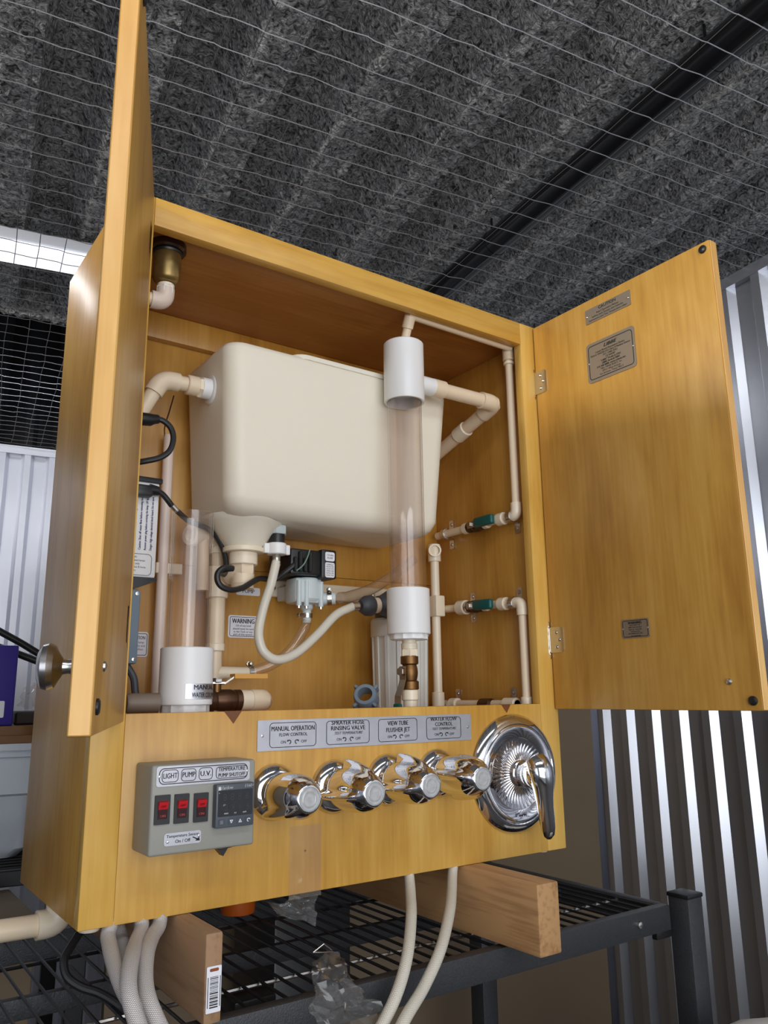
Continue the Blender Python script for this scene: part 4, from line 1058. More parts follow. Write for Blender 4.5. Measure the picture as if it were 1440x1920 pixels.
# ---- labels on the back panel
def label(name, lab, c0, c1, y, lines, rad=.004, border=False, m_=WHITE):
    p0_, p1_ = A(*c0, y), A(*c1, y)
    f = Frame(((p0_.x + p1_.x) / 2, y, (p0_.z + p1_.z) / 2), (1, 0, 0), (0, 0, 1)); w_ = p1_.x - p0_.x; h_ = p0_.z - p1_.z
    t = thing(name, f.P(0, -h_ / 2), lab, 'label')
    slab(MB(), f, w_, h_, rad, 0, .0008).build('plate', m_, t)
    m = MB()
    if border: ring(m, f, w_ * .9, h_ * .88, rad * .8, .0009, .001)
    for (s, z, hh, mw, bo_) in lines: text(m, f, s, 0, h_ * z, h_ * hh, .0011, maxw=w_ * mw, bold=bo_)
    m.build('lettering', INK, t); return t
label('pump_label', 'small white PUMP label on the back panel under the tank', (443, 1100), (487, 1118), .2823, (('PUMP', 0, .48, .72, .012),), .003)
label('warning_label', 'white WARNING label with black border left of the ivory hose', (428, 1153), (483, 1197), .2823, (('WARNING', .24, .22, .74, .03), ('Oil of any kind', .04, .09, .6, .005), ('should never be used', -.10, .09, .68, .01), ('in the Tank or any', -.23, .09, .66, .005), ('part of this system.', -.35, .09, .66, .01)), .004, True)
label('notice_label', 'white label half hidden by the left door and grey adapter', (238, 1184), (276, 1232), .2823, (('CAUTION', .26, .14, .7, .02), ('Keep lamp', .08, .09, .6, .0), ('cord dry and', -.06, .09, .7, .0), ('test often', -.2, .09, .6, .0)), .004, True)

# ================================================================== on the front panel
FF = Frame((0, 0, 0), (1, 0, 0), (0, 0, 1))
def frect(c00, c10, c11, c01, y):
    """upright rectangle on a plane y from its four seen corners"""
    P_ = [A(*c, y) for c in (c00, c10, c11, c01)]
    x0, x1 = (P_[0].x + P_[3].x) / 2, (P_[1].x + P_[2].x) / 2
    z1, z0 = (P_[0].z + P_[1].z) / 2, (P_[2].z + P_[3].z) / 2
    return Frame(((x0 + x1) / 2, y, (z0 + z1) / 2), (1, 0, 0), (0, 0, 1)), x1 - x0, z1 - z0
# ---- long instruction plate
f, w_, h_ = frect((483, 1350), (881.6, 1339), (883, 1388), (481, 1408), 0)
lp = thing('instruction_plate', f.P(0, -h_ / 2), 'long brushed steel instruction plate above the row of chrome handles', 'plate')
slab(MB(), f, w_, h_, .0012, 0, .0011).build('plate', PLATE, lp)
for s_ in (-1, 1): MB().lathe(f.P(s_ * w_ * .481, 0, .0011), f.n, [(.0022, 0), (.002, .0008), (0, .0012)], 10).build('rivet', STEEL, lp)
BX = [((505, 1354), (592, 1399)), ((611, 1351), (692, 1394)), ((708, 1348), (782, 1391)), ((798, 1344), (864, 1386))]
TX = (('MANUAL OPERATION', 'FLOW CONTROL', None), ('SPRAYER HOSE', 'RINSING VALVE', 'TEST TEMPERATURE'), ('VIEW TUBE', 'FLUSHER JET', None), ('WATER FLOW', 'CONTROL', 'TEST TEMPERATURE'))
def turn_arrow(m, f, x, z, r_, ccw, hh):
    s_ = 1 if ccw else -1
    seg = 10; pts = []
    for k in range(seg + 1):
        t = PI * (.75 - 1.25 * k / seg) if ccw else PI * (.25 + 1.25 * k / seg)
        pts.append((math.cos(t), math.sin(t)))
    o_ = [f.P(x + a * r_, z + c * r_, hh) for a, c in pts]; i_ = [f.P(x + a * r_ * .62, z + c * r_ * .62, hh) for a, c in pts]
    n_ = len(pts); m.add(o_ + i_, [[k, k + 1, n_ + k + 1, n_ + k] for k in range(n_ - 1)])
    a, c = pts[0]; m.add([f.P(x + a * r_ * 1.25 , z + c * r_ * 1.5, hh), f.P(x + a * r_ * .1, z + c * r_ * .75, hh), f.P(x + a * r_ * 1.6, z + c * r_ * .1, hh)], [[0, 1, 2]])
for i, ((c0, c1), tx) in enumerate(zip(BX, TX)):
    p0_, p1_ = A(*c0, 0), A(*c1, 0)
    wz = p1_.x - p0_.x; cx = (p0_.x + p1_.x) / 2 - f.o.x; hz_ = h_ * .82
    m = MB(); ring(m, f.off(cx, 0), wz, hz_, .005, .0008, .0014)
    if tx[2] is None:
        text(m, f, tx[0], cx, h_ * (.20 if i == 0 else .24), h_ * .16, .0015, maxw=wz * (.92 if i == 0 else .52), bold=.008)
        text(m, f, tx[1], cx, h_ * (.0 if i == 0 else .0), h_ * (.11 if i == 0 else .16), .0015, maxw=wz * .6, bold=.006)
    else:
        text(m, f, tx[0], cx, h_ * .33, h_ * .15, .0015, maxw=wz * .76, bold=.008); text(m, f, tx[1], cx, h_ * .14, h_ * .15, .0015, maxw=wz * (.80 if i == 1 else .5), bold=.008)
        text(m, f, tx[2], cx, h_ * -.03, h_ * .095, .0015, maxw=wz * .78, shear=.3)
    text(m, f, 'ON', cx - wz * .21, h_ * -.24, h_ * .095, .0015); text(m, f, 'OFF', cx + wz * .23, h_ * -.24, h_ * .095, .0015)
    turn_arrow(m, f, cx - wz * .085, h_ * -.24, h_ * .075, True, .0015); turn_arrow(m, f, cx + wz * .075, h_ * -.24, h_ * .075, False, .0015)
    m.build('lettering', INK, lp)

# ---- control box
YB = -.055
f, w_, h_ = frect((285.5, 1436), (479, 1423), (476.5, 1584), (277.5, 1608), YB)
cb = thing('control_box', f.P(0, -h_ / 2, YB), 'grey control box with three red rocker switches and a digital controller', 'control box')
MB().box((f.o.x - w_ / 2, YB, f.o.z - h_ / 2), (f.o.x + w_ / 2, 0, f.o.z + h_ / 2), .003, 3).build('enclosure', GREY, cb)
pf, pw_, ph_ = frect((293.5, 1438), (469, 1426), (466, 1462), (292, 1477), YB)
slab(MB(), pf, pw_, ph_, .003, 0, .001).build('name_plate', PLATE, cb)
m = MB(); ring(m, pf, pw_ * .95, ph_ * .80, .006, .0009, .0013)
def pbox(u0, u1, lines, hs):
    x0, x1 = A(u0, 1455, YB).x - pf.o.x, A(u1, 1455, YB).x - pf.o.x
    ring(m, pf.off((x0 + x1) / 2, 0), x1 - x0, ph_ * .62, .004, .0007, .0013)
    for k, s in enumerate(lines): text(m, pf, s, (x0 + x1) / 2, (len(lines) - 1) * ph_ * .15 - k * ph_ * .30, ph_ * hs, .0014, maxw=(x1 - x0) * .84, bold=.008)
pbox(303, 334, ('LIGHT',), .26); pbox(339, 367, ('PUMP',), .26); pbox(372, 398, ('U.V.',), .26); pbox(404, 463, ('TEMPERATURE', 'PUMP SHUTOFF'), .20)
m.build('lettering', INK, cb)
for s_ in (-1, 1): MB().lathe(pf.P(s_ * pw_ * .47, 0, .001), pf.n, [(.0018, 0), (.0015, .0008), (0, .001)], 10).build('screw', STEEL, cb)
for c4 in (((291, 1491), (319.7, 1490), (316, 1544), (287, 1548)), ((326.4, 1489.5), (354.8, 1487), (352, 1542), (325.4, 1544.5)), ((362.8, 1488), (390, 1484.7), (388.7, 1539.7), (362, 1542))):
    sf, sw, sh = frect(*c4, YB)
    sb = slab(MB(), sf, sw, sh, .0008, 0, .0022).build('rocker_switch', BLACK, cb)
    rw = sw * .30
    mb = MB()
    prof = ((sh * .30, .0022), (sh * .27, .0062), (sh * .02, .0038), (-sh * .30, .0024), (-sh * .30, .0018), (sh * .30, .0018))
    up_ = [(sh * .30, .0018), (sh * .27, .0066), (sh * .02, .0040), (sh * .02, .0018)]
    MB().prism([sf.P(-rw, z, h) for z, h in up_], sf.r * rw * 2).build('rocker', RED, sb)
    MB().prism([sf.P(-rw, z, h) for z, h in ((sh * .02, .0018), (sh * .02, .0040), (-sh * .31, .0030), (-sh * .31, .0018))], sf.r * rw * 2).build('rocker_base', mat('dark_red_rocker', srgb(58, 16, 18), .3), sb)
    mt = MB(); text(mt, sf, 'ON', 0, -sh * .21, sh * .09, .0040, bold=.02); mt.build('lettering', mat('pink_ink', srgb(220, 110, 110), .5), sb)
    mt = MB(); text(mt, Frame(sf.P(0, sh * .12, .0054), sf.r, V((0, -.0026, sh * .25))), 'OFF', 0, 0, sh * .08, .0003, bold=.02); mt.build('lettering', mat('maroon_ink', srgb(110, 20, 24), .5), sb)
YC2 = YB - .010
kf, kw, kh = frect((406, 1471), (478.5, 1466.7), (474.7, 1546.5), (404, 1554.5), YC2)
ct = MB().box((kf.o.x - kw / 2, YC2, kf.o.z - kh / 2), (kf.o.x + kw / 2, YB + .0005, kf.o.z + kh / 2), .0016, 2).build('controller', CTRL, cb)
xf = lambda a: -kw / 2 + kw * a
zf_ = lambda a: kh / 2 - kh * a
slab(MB(), kf.off(0, zf_(.44)), kw * .90, kh * .60, .0012, -.0005, .0004).build('screen', SCREEN, ct)
m = MB()
for (zc_, hh_2, dx) in ((.31, .17, 0), (.55, .15, .03)):
    for k in range(4):
        text(m, kf, '8', xf(.22 + .19 * k) + kw * dx, zf_(zc_), kh * hh_2, .0006, wscale=.95)
m.build('unlit_digits', SCREEN2, ct)
m = MB()
text(m, kf, 'Partlow', xf(.27), zf_(.085), kh * .075, .0004, bold=.02, shear=.2, maxw=kw * .30)
for k in range(3):
    m.add([kf.P(xf(.05) , zf_(.055 + .028 * k), .0004), kf.P(xf(.12), zf_(.055 + .028 * k), .0004), kf.P(xf(.11), zf_(.075 + .028 * k), .0004), kf.P(xf(.045), zf_(.075 + .028 * k), .0004)], [[0, 1, 2, 3]])
text(m, kf, '1160+', xf(.85), zf_(.07), kh * .075, .0004, bold=.02, shear=.2, maxw=kw * .24)
for s, a in (('MAN', .26), ('AT', .50), ('ALM', .74)): text(m, kf, s, xf(a), zf_(.675), kh * .035, .0007, bold=.03)
text(m, kf, 'SP', xf(.20), zf_(.48), kh * .045, .0007, bold=.02, shear=.3)
text(m, kf, '=', xf(.07), zf_(.20), kh * .04, .0007)
m.build('lettering', WHINK, ct)
for i, a in enumerate((.15, .40, .63, .85)):
    bf = kf.off(xf(a), zf_(.865))
    slab(MB(), bf, kw * .16, kh * .13, .0008, 0, .0005).build('key', mat('slate_key', srgb(66, 72, 80), .5), ct)
    mk = MB(); z_ = .0008; e_ = kh * .045
    if i == 0:
        for q, s in enumerate(('AUTO', 'MANL', 'PROG')): text(mk, bf, s, 0, kh * (.03 - .03 * q), kh * .022, z_, bold=.02)
    elif i in (1, 2):
        sg = -1 if i == 1 else 1
        P3 = [(-1, -.8), (1, -.8), (0, 1)]
        o_ = [bf.P(a_ * e_, sg * c_ * e_, z_) for a_, c_ in P3]; i_ = [bf.P(a_ * e_ * .45, sg * (c_ * .45 - .1) * e_, z_) for a_, c_ in P3]
        mk.add(o_ + i_, [[k, (k + 1) % 3, 3 + (k + 1) % 3, 3 + k] for k in range(3)])
    else: turn_arrow(mk, bf, 0, 0, e_ * .95, False, z_)
    mk.build('key_symbol', WHINK, ct)
tf_, tw, th_ = frect((308, 1561), (376, 1558), (376.5, 1578), (305.6, 1589), YB)
slab(MB(), tf_, tw, th_, .003, 0, .0009).build('sensor_plate', PLATE, cb)
m = MB(); text(m, tf_, 'Temperature Sensor', tw * .0, th_ * .24, th_ * .24, .0012, maxw=tw * .88, bold=.008); text(m, tf_, 'On / Off', tw * .0, th_ * -.2, th_ * .27, .0012, maxw=tw * .42, bold=.01)
m.add([tf_.P(tw * .26, th_ * -.02, .0012), tf_.P(tw * .28, th_ * .05, .0012), tf_.P(tw * .42, th_ * -.16, .0012), tf_.P(tw * .40, th_ * -.24, .0012)], [[0, 1, 2, 3]])
m.add([tf_.P(tw * .47, th_ * -.33, .0012), tf_.P(tw * .34, th_ * -.30, .0012), tf_.P(tw * .45, th_ * -.02, .0012)], [[0, 1, 2]])
m.build('lettering', INK, cb)
for (a, c) in ((-.40, -.16), (.44, .08)): MB().lathe(tf_.P(tw * a, th_ * c, .0009), tf_.n, [(.0018, 0), (.0015, .0008), (0, .001)], 10).build('screw', STEEL, cb)
tx0 = at(412, 1592, y=-.03).x; zb_b = f.o.z - h_ / 2
MB().lathe((tx0, -.030, zb_b), (0, 0, -1), [(.016, 0), (.016, .002), (.008, .004), (0, .004)], 24).build('switch_collar', BLACK, cb)
MB().prism([(tx0 - .006, -.036, zb_b - .003), (tx0 + .008, -.036, zb_b - .003), (tx0 + .002, -.036, zb_b - .012)], (0, .012, 0)).build('toggle', BLACK, cb)

# ---- chrome faucet handles
KN = ((513, 1485, -.092, (2.35, 4.4), 'chrome faucet handle beside the grey control box, first of the row'),
      (626, 1475, -.097, (-.12, 1.80, 3.9), 'chrome faucet handle with upright wing below the SPRAYER HOSE sign'),
      (726, 1462, -.099, (-.12, 1.80, 3.9), 'chrome faucet handle with upright wing below the VIEW TUBE sign'),
      (819, 1450, -.100, (1.40, 3.5, 5.5), 'chrome faucet handle overlapping the big round chrome plate'))
for (px, py, yl_, lobes, lab) in KN:
    c_ = A(px, py, 0); c_ = V((c_.x, 0, c_.z)); ln_ = -yl_
    kt = thing('faucet_handle', c_, lab, 'faucet handle', 'chrome faucet handles on the front panel')
    ax_ = (0, -1, 0)
    MB().lathe(c_, ax_, [(.0335, 0), (.0345, .001), (.0338, .0035), (.0305, .0085), (.0262, .0115), (.0215, .0125), (.0180, .0165), (.0180, .024)], 48).build('flange', CHROME, kt)
    prof = [(.0170, .020), (.0215, .0205), (.0240, .022), (.0252, .026)]
    L0 = .026; NP = 26
    for k in range(1, NP + 1):
        t = k / NP
        prof.append((.0252 + .0022 * math.sin(PI * min(1, t * 1.15)) - .0015 * t - .0062 * max(0, (t - .72) / .28) ** 2, L0 + (ln_ - L0 - .003) * t))
    prof += [(prof[-1][0] - .0010, ln_ - .0012), (.0150, ln_), (.0140, ln_), (.0138, ln_ - .0015)]
    def kmod(t, i, r_, h, lobes=lobes, ln_=ln_):
        if h <= .0206: return r_, h
        q = min(1.0, max(0.0, (h - .02) / (ln_ - .024)))
        for lo_ in lobes:
            a = (t - lo_ + PI) % (2 * PI) - PI
            wd_ = .14 + .10 * q
            r_ += .0125 * (1 - q) ** .8 * min(1, (h - .0205) / .0012) * math.exp(-(abs(a) / wd_) ** 3)
        return r_, h
    MB().lathe(c_, ax_, prof, 144, mod=kmod).build('handle', CHROME, kt, smooth=70)
    MB().lathe(c_ + V((0, -ln_ + .002, 0)), ax_, [(.0139, 0), (.0139, .0010), (.0128, .0018), (.0105, .0013), (.0085, .0021), (.0055, .0013), (.003, .0018), (0, .0013)], 28).build('index_button', INDEX, kt)
# ---- shower valve plate and lever
ec = A(961, 1449, 0); EX, EZ = .6485, .1215
ep = thing('shower_valve', (EX, 0, EZ - .088), 'large round fluted chrome valve plate with a drooping lever', 'valve')
PR = [(.0880, 0), (.0888, .0010), (.0880, .0030), (.0840, .0075), (.0790, .0105), (.0745, .0115), (.0730, .0108), (.0712, .0120), (.0690, .0126), (.0660, .0120), (.0540, .0100), (.0530, .0092)]
MB().lathe((EX, 0, EZ), (0, -1, 0), PR, 96, cap=False).build('escutcheon', CHROME, ep)
mb = MB(); NS = 168
pr2 = [(.0532, .0094)] + [(.0532 - .0352 * k / 8, .0094 - .0050 * math.sin(PI * min(1, k / 8 * .9)) + .003 * (k / 8)) for k in range(1, 9)]
mb.lathe((EX, 0, EZ), (0, -1, 0), pr2, NS, mod=lambda t, i, r_, h: (r_, h + (.0008 * math.cos(t * 42) * min(1, i / 2) * min(1, r_ / .035) if i else 0)))
mb.f = [q for q in mb.f if len(q) == 4]
mb.build('fluted_dish', CHROME, ep, smooth=75)
mt = MB(); text(mt, Frame((EX - .001, -.0113, EZ - .0612), (1, 0, 0), (0, -.17, 1)), 'Cerb', 0, 0, .0078, .0006, bold=.015)
mt.build('logo', INK, ep)
MB().lathe((EX, 0, EZ), (0, -1, 0), [(.0185, .006), (.0200, .010), (.0200, .018), (.0185, .019), (.0185, .024), (.0192, .025), (.0192, .036), (.0165, .038), (.0165, .044)], 40).build('sleeve', CHROME, ep)
lh = V((EX, -.050, EZ + .003))
# lever: hub flowing into a drooping tongue
LV = [(0.0, .016, .010, .0172, .0165), (.0, .012, .014, .0178, .0175), (.001, .004, .017, .0185, .0180), (.002, -.006, .019, .0175, .0165), (.003, -.018, .020, .0150, .0135), (.004, -.032, .020, .0128, .0112), (.006, -.048, .019, .0115, .0100), (.009, -.064, .018, .0108, .0090), (.0115, -.078, .0165, .0100, .0080), (.0135, -.088, .0150, .0080, .0062), (.0142, -.093, .0140, .0040, .0032)]
LV = [(a, z, c, p_ * 1.2, q_ * 1.15) for a, z, c, p_, q_ in LV]
mb = MB(); vs = []; sg = 24
path = [V((EX + a * 1.2, -.036 - c * 1.0, EZ + .002 + z)) for a, z, c, _, _ in LV]
for i, (p, q) in enumerate(zip(path, LV)):
    tg = (path[min(i + 1, len(path) - 1)] - path[max(i - 1, 0)]).normalized()
    sx_ = V((1, 0, 0)); sx_ = (sx_ - tg * sx_.dot(tg)).normalized(); sy_ = tg.cross(sx_)
    for k in range(sg):
        t = 2 * PI * k / sg; vs.append(p + sx_ * math.cos(t) * q[3] + sy_ * math.sin(t) * q[4])
fs = [[i * sg + k, i * sg + (k + 1) % sg, (i + 1) * sg + (k + 1) % sg, (i + 1) * sg + k] for i in range(len(LV) - 1) for k in range(sg)]
fs += [list(range(sg)), [(len(LV) - 1) * sg + k for k in range(sg)]]
mb.add(vs, fs); lvo = mb.build('lever', CHROME, ep, smooth=60)
MB().lathe((EX, -.034, EZ + .002), (0, -1, 0), [(.0180, 0), (.0208, .003), (.0218, .011), (.0208, .019), (.0170, .027), (.0095, .032), (0, .0338)], 36).build('hub', CHROME, ep, smooth=60)

# ---- clear tape on the panel
f, w_, h_ = frect((544, 1548), (602, 1546), (602, 1676), (540, 1690), -.0004)
tp = MB(); random.seed(5); nx2, nz2 = 8, 16; vs = []
for j in range(nz2 + 1):
    for i in range(nx2 + 1):
        a = i / nx2 - .5; c = j / nz2 - .5
        bmp = .0002 + (.0022 * max(0, math.exp(-((a + .18 + .25 * c) / .06) ** 2)) if j < nz2 * .75 else 0) + random.uniform(0, .0002)
        vs.append(f.P(a * w_, c * h_, bmp))
tp.add(vs, [[j * (nx2 + 1) + i, j * (nx2 + 1) + i + 1, (j + 1) * (nx2 + 1) + i + 1, (j + 1) * (nx2 + 1) + i] for j in range(nz2) for i in range(nx2)])
tag(tp.build('tape_strip', TAPE), 'wrinkled strip of clear packing tape low on the front panel', 'tape')

# ================================================================== below the cabinet
DECK = -0.0885
def beam(u0, label_, x0, x1, yf, m_):
    t = thing('lumber_beam', ((x0 + x1) / 2, .1, DECK), label_, 'beam', 'lumber beams under the cabinet')
    MB().box((x0, yf, DECK + .0005), (x1, .44, -.0005), .003, 2).build('board', m_, t)
    return t
bl_ = beam(0, 'weathered brown beam with a barcode tag under the left of the cabinet', .1085, .1285, -.089, LUM2)
br_ = beam(0, 'knotty pine beam sticking out under the right of the cabinet', .5385, .5785, -.147, LUM)
# barcode tag on the left beam's end
f = Frame((.1185, -.0895, DECK + .034), (1, 0, 0), (0, 0, 1))
slab(MB(), f, .0165, .044, .0012, 0, .0008).build('price_tag', WHITE, bl_)
slab(MB(), f.off(.0, .0185), .010, .003, .0012, .0008, .0011).build('tag_slot', mat('tag_rust', srgb(140, 70, 40), .6), bl_)
m = MB(); random.seed(11); z = -.0175
while z < .013:
    hgt = random.choice((.0005, .0005, .0009, .0013)); x0, x1 = -.0045, .0048
    m.add([f.P(x0, z, .001), f.P(x1, z, .001), f.P(x1, z + hgt, .001), f.P(x0, z + hgt, .001)], [[0, 1, 2, 3]]); z += hgt + random.choice((.0005, .0007, .001))
for x in (-.0070, .0066): m.add([f.P(x, -.017, .001), f.P(x + .0008, -.017, .001), f.P(x + .0008, .012, .001), f.P(x, .012, .001)], [[0, 1, 2, 3]])
m.build('barcode', INK, bl_)
# ---- wire rack
RXR, RYF, RYB = .905, -.070, .40
RXL = -.75
rk = thing('wire_rack', ((RXL + RXR) / 2, .15, FLOOR), 'charcoal steel rack with a wire deck carrying the cabinet', 'rack')
BT = .036
def rbox(nm, lo, hi, m_=RACK, bev=.002): return MB().box(lo, hi, bev, 2).build(nm, m_, rk)
zd = DECK - .004
rbox('front_beam', (RXL, RYF - .004, zd - BT), (RXR, RYF + .014, zd + .001))
rbox('back_beam', (RXL, RYB - .014, zd - BT), (RXR, RYB + .004, zd + .001))
rbox('side_beam', (RXR - .014, RYF + .014, zd - BT), (RXR + .004, RYB - .014, zd + .001))
rbox('cross_support', (RXL, .145, zd - .030), (RXR - .014, .157, zd - .006))
x = RXL + .02
while x < RXR - .015:
    MB().tube([(x, RYF + .006, zd - .0022), (x, RYB - .006, zd - .0022)], .0020, 6).build('deck_wire', RACKW, rk); x += .0245
for yy in (.02, .27): MB().tube([(RXL, yy, zd - .0068), (RXR - .01, yy, zd - .0068)], .0024, 6).build('cross_wire', STEEL if yy < .1 else RACKW, rk)
for (xx, yy, tp_) in ((RXR + .038, RYF - .006, -.083), (RXR + .006, RYB - .01, zd - .004), (RXL - .02, RYF + .004, -.066), (RXL - .02, RYB - .01, -.066)):
    rbox('post', (xx - .019, yy - .019, FLOOR), (xx + .019, yy + .019, tp_), bev=.002)
    if xx > 0 and yy < 0: rbox('post_cap', (xx - .0205, yy - .0205, tp_ - .001), (xx + .0205, yy + .0205, tp_ + .006), BLACK, .002)
rbox('gusset', (RXR - .03, RYF + .002, zd - BT - .012), (RXR + .008, RYF + .012, zd - BT + .001), BLACK, .001)
bo_ = at(1198, 1734, y=RYF - .004)
MB().lathe((bo_.x, RYF - .004, zd - .016), (0, -1, 0), [(.0055, 0), (.005, .004), (.003, .005), (0, .005)], 12).build('bolt', STEEL, rk)
# lower level of the rack
rbox('lower_front_beam', (RXL, RYF - .004, -.62), (RXR, RYF + .014, -.585))
rbox('lower_back_beam', (RXL, RYB - .014, -.62), (RXR, RYB + .004, -.585))
rbox('lower_board', (RXL, RYF + .014, -.60), (RXR - .1, RYB - .014, -.588), REDW, .001)

# ---- hoses below
def bh(label_, pts, r_, m_, grp): return hose('braided_hose', label_, pts, r_, m_, 10, 16, 'hose', grp)
G1 = 'white braided hoses hanging under the cabinet'
bh('white braided hose, leftmost of the bundle under the cabinet', [V((.040, .0095, .006)), A(203, 1752, .006), A(205, 1770, -.008), A(212, 1800, -.045), A(230, 1850, -.090), A(262, 1905, -.110), A(310, 1990, -.115)], .0082, HOSEB, G1)
bh('white braided hose half hidden at the back of the left bundle', [V((.058, .06, -.0095)), V((.056, .04, -.012)), A(228, 1765, .026), A(234, 1800, -.01), A(252, 1860, -.075), A(290, 1925, -.100), A(345, 2000, -.105)], .0082, HOSEB, G1)
bh('white braided hose in the middle of the left bundle', [V((.0715, .0095, .006)), A(265, 1742, .004), A(256, 1766, -.022), A(246, 1800, -.075), A(241, 1850, -.112), A(253, 1905, -.130), A(285, 1990, -.135)], .0082, HOSEB, G1)
bh('white braided hose, rightmost of the left bundle by the tagged beam', [V((.0945, .0095, .006)), A(298, 1735, .004), A(286, 1756, -.014), A(275, 1790, -.055), A(273, 1850, -.096), A(290, 1905, -.118), A(332, 1990, -.122)], .0082, HOSEB, G1)
bh('plain white hose, left of the pair under the cabinet right', [V((.447, .0095, .006)), A(768, 1652, .003), A(770, 1680, -.018), A(771, 1720, -.055), A(764, 1790, -.092), A(745, 1860, -.108), A(712, 1930, -.112), A(660, 2010, -.112)], .0072, HOSEW, 'plain white hoses under the cabinet right')
bh('plain white hose, right of the pair beside the pine beam', [V((.529, .0095, .006)), A(848, 1640, .003), A(847, 1668, -.018), A(843, 1710, -.055), A(826, 1780, -.095), A(795, 1850, -.112), A(757, 1915, -.130), A(725, 1990, -.140)], .0072, HOSEW, 'plain white hoses under the cabinet right')
# stubs and elbow under the cabinet
cp1 = at(165, 1745, z=-.004)
tag(MB().lathe((cp1.x + .004, .026, 0), (0, 0, -1), [(.013, -.01), (.013, .004), (.011, .007), (0, .007)], 20).build('pipe_cap', CPVC2), 'ivory pipe cap under the front left corner of the cabinet', 'pipe cap')
cp2 = at(1042, 1598, z=-.003)
tag(MB().lathe((cp2.x - .004, .024, 0), (0, 0, -1), [(.009, -.008), (.009, .003), (.0075, .005), (0, .005)], 20).build('pipe_cap', PVC), 'white pipe cap under the front right corner of the cabinet', 'pipe cap')
we = thing('waste_elbow', (.02, .2, -.03), 'ivory elbow and pipe leaving under the left side of the cabinet', 'pipe')
ee = at(105, 1733, y=.205); e0 = V((ee.x + .004, .205, .01)); e1_ = V((ee.x + .004, .205, ee.z + .002)); e2_ = at(-60, 1752, y=.205); e2_ = V((e2_.x, .205, e1_.z + .001))
pipe_run(we, [e0, e1_, e2_], .0135, .0175, CPVC, CPVC2, arm=.028)
tag(MB().tube(spline([at(150, 1748, y=.10), at(133, 1775, y=.09), at(120, 1800, y=.08), at(125, 1830, y=.07), at(150, 1850, y=.06), at(185, 1862, y=.05), at(215, 1880, y=.04), at(240, 1905, y=.03), at(260, 1950, y=.02)], 8), .0048, 10).build('power_cord', RUBBER), 'black cord drooping below the front left corner of the cabinet', 'cord')

# ---- crumpled clear film hanging under the panel
def film(name, label_, pts_w, seed, amp):
    """sheet swept along a list of (left, right) points"""
    random.seed(seed); rows = []; n_ = 12
    L_ = spline([V(a) for a, _ in pts_w], 6); R_ = spline([V(c) for _, c in pts_w], 6)
    for a, c in zip(L_, R_):
        row = []
        for i in range(n_ + 1):
            t = i / n_; p = a.lerp(c, t)
            o_ = V((noise.noise(p * 55 + V((seed, 0, 0))), noise.noise(p * 55 + V((0, seed, 7))), noise.noise(p * 55 + V((3, 5, seed))))) + V((noise.noise(p * 150), noise.noise(p * 150 + V((4, 4, 4))), 0)) * .45
            row.append(p + o_ * amp)
        rows.append(row)
    m_ = MB(); k_ = n_ + 1
    m_.add([p for r_ in rows for p in r_], [[j * k_ + i, j * k_ + i + 1, (j + 1) * k_ + i + 1, (j + 1) * k_ + i] for j in range(len(rows) - 1) for i in range(n_)])
    return tag(m_.build(name, FILM, smooth=25), label_, 'plastic film')
film('plastic_film', 'torn flap of clear film hanging from the cabinet bottom edge', [(A(505, 1692, .004), A(594, 1676, .004)), (A(508, 1700, .0), A(595, 1700, .0)), (A(520, 1716, -.01), A(592, 1738, -.008))], 3, .006)
film('plastic_film', 'crumpled clear plastic film draped over the rack front beam', [(A(588, 1800, -.045), A(640, 1792, -.045)), (A(580, 1826, -.075), A(655, 1818, -.075)), (A(580, 1850, -.088), A(665, 1842, -.088)), (A(588, 1885, -.092), A(690, 1875, -.094)), (A(596, 1925, -.096), A(720, 1908, -.10)), (A(600, 1990, -.10), A(730, 1985, -.104))], 8, .012)
tag(MB().tube([A(587, 1786, -.03), A(607, 1770, -.03), A(626, 1784, -.03), A(604, 1786, -.03), A(587, 1786, -.03)], .0009, 6).build('wire_hook', STEEL), 'tiny bright triangular wire hook above the crumpled film', 'hook')

# ================================================================== behind
# tall brown board standing behind the rack
q = [at(1145, 1700, y=.62)]
bdp = MB().prism([RM(.15, .755, FLOOR), RM(1.372, .755, FLOOR), RM(1.372, .755, .28), RM(.15, .755, .28)], ry * .03)
tag(bdp.build('flat_board', BOARD, smooth=0), 'big flat brown board leaning behind the rack beside the ribbed wall', 'board')
# second rack with the tub
r2 = thing('wire_rack', RM(-.2, 1.2, FLOOR), 'second black wire rack at the back left under the tub', 'rack')
TZ = -.09
def r2box(nm, x0, x1, y0, y1, z0, z1, m_=RACKW): return MB().box((x0, y0, z0), (x1, y1, z1), .002, 1, lambda c: RM(c.x, c.y, c.z)).build(nm, m_, r2)
r2box('front_beam', -1.0, .12, .88, .90, TZ - .03, TZ); r2box('back_beam', -1.0, .12, 1.42, 1.44, TZ - .03, TZ)
for i in range(16): MB().tube([RM(-1.0, .92 + i * .032, TZ - .003), RM(.12, .92 + i * .032, TZ - .003)], .003, 6).build('deck_wire', RACKW, r2)
for (xx, yy) in ((-.98, .89), (.11, .89), (-.98, 1.43), (.11, 1.43)): r2box('post', xx - .018, xx + .018, yy - .018, yy + .018, FLOOR, TZ + .02)
def P2(u, v, yy): 
    d = ray(u, v); t = (yy - CAM.dot(ry)) / d.dot(ry); return CAM + d * t
def rmc(p): return V((p.dot(rx), p.dot(ry), p.z))
tbx = rmc(P2(60, 1500, 1.0)); tbz0, tbz1 = TZ, rmc(P2(40, 1402, 1.0)).z
tub = thing('storage_tub', RM(-.2, 1.15, TZ), 'frosted white storage tub on the back left rack', 'tub')
loops = []
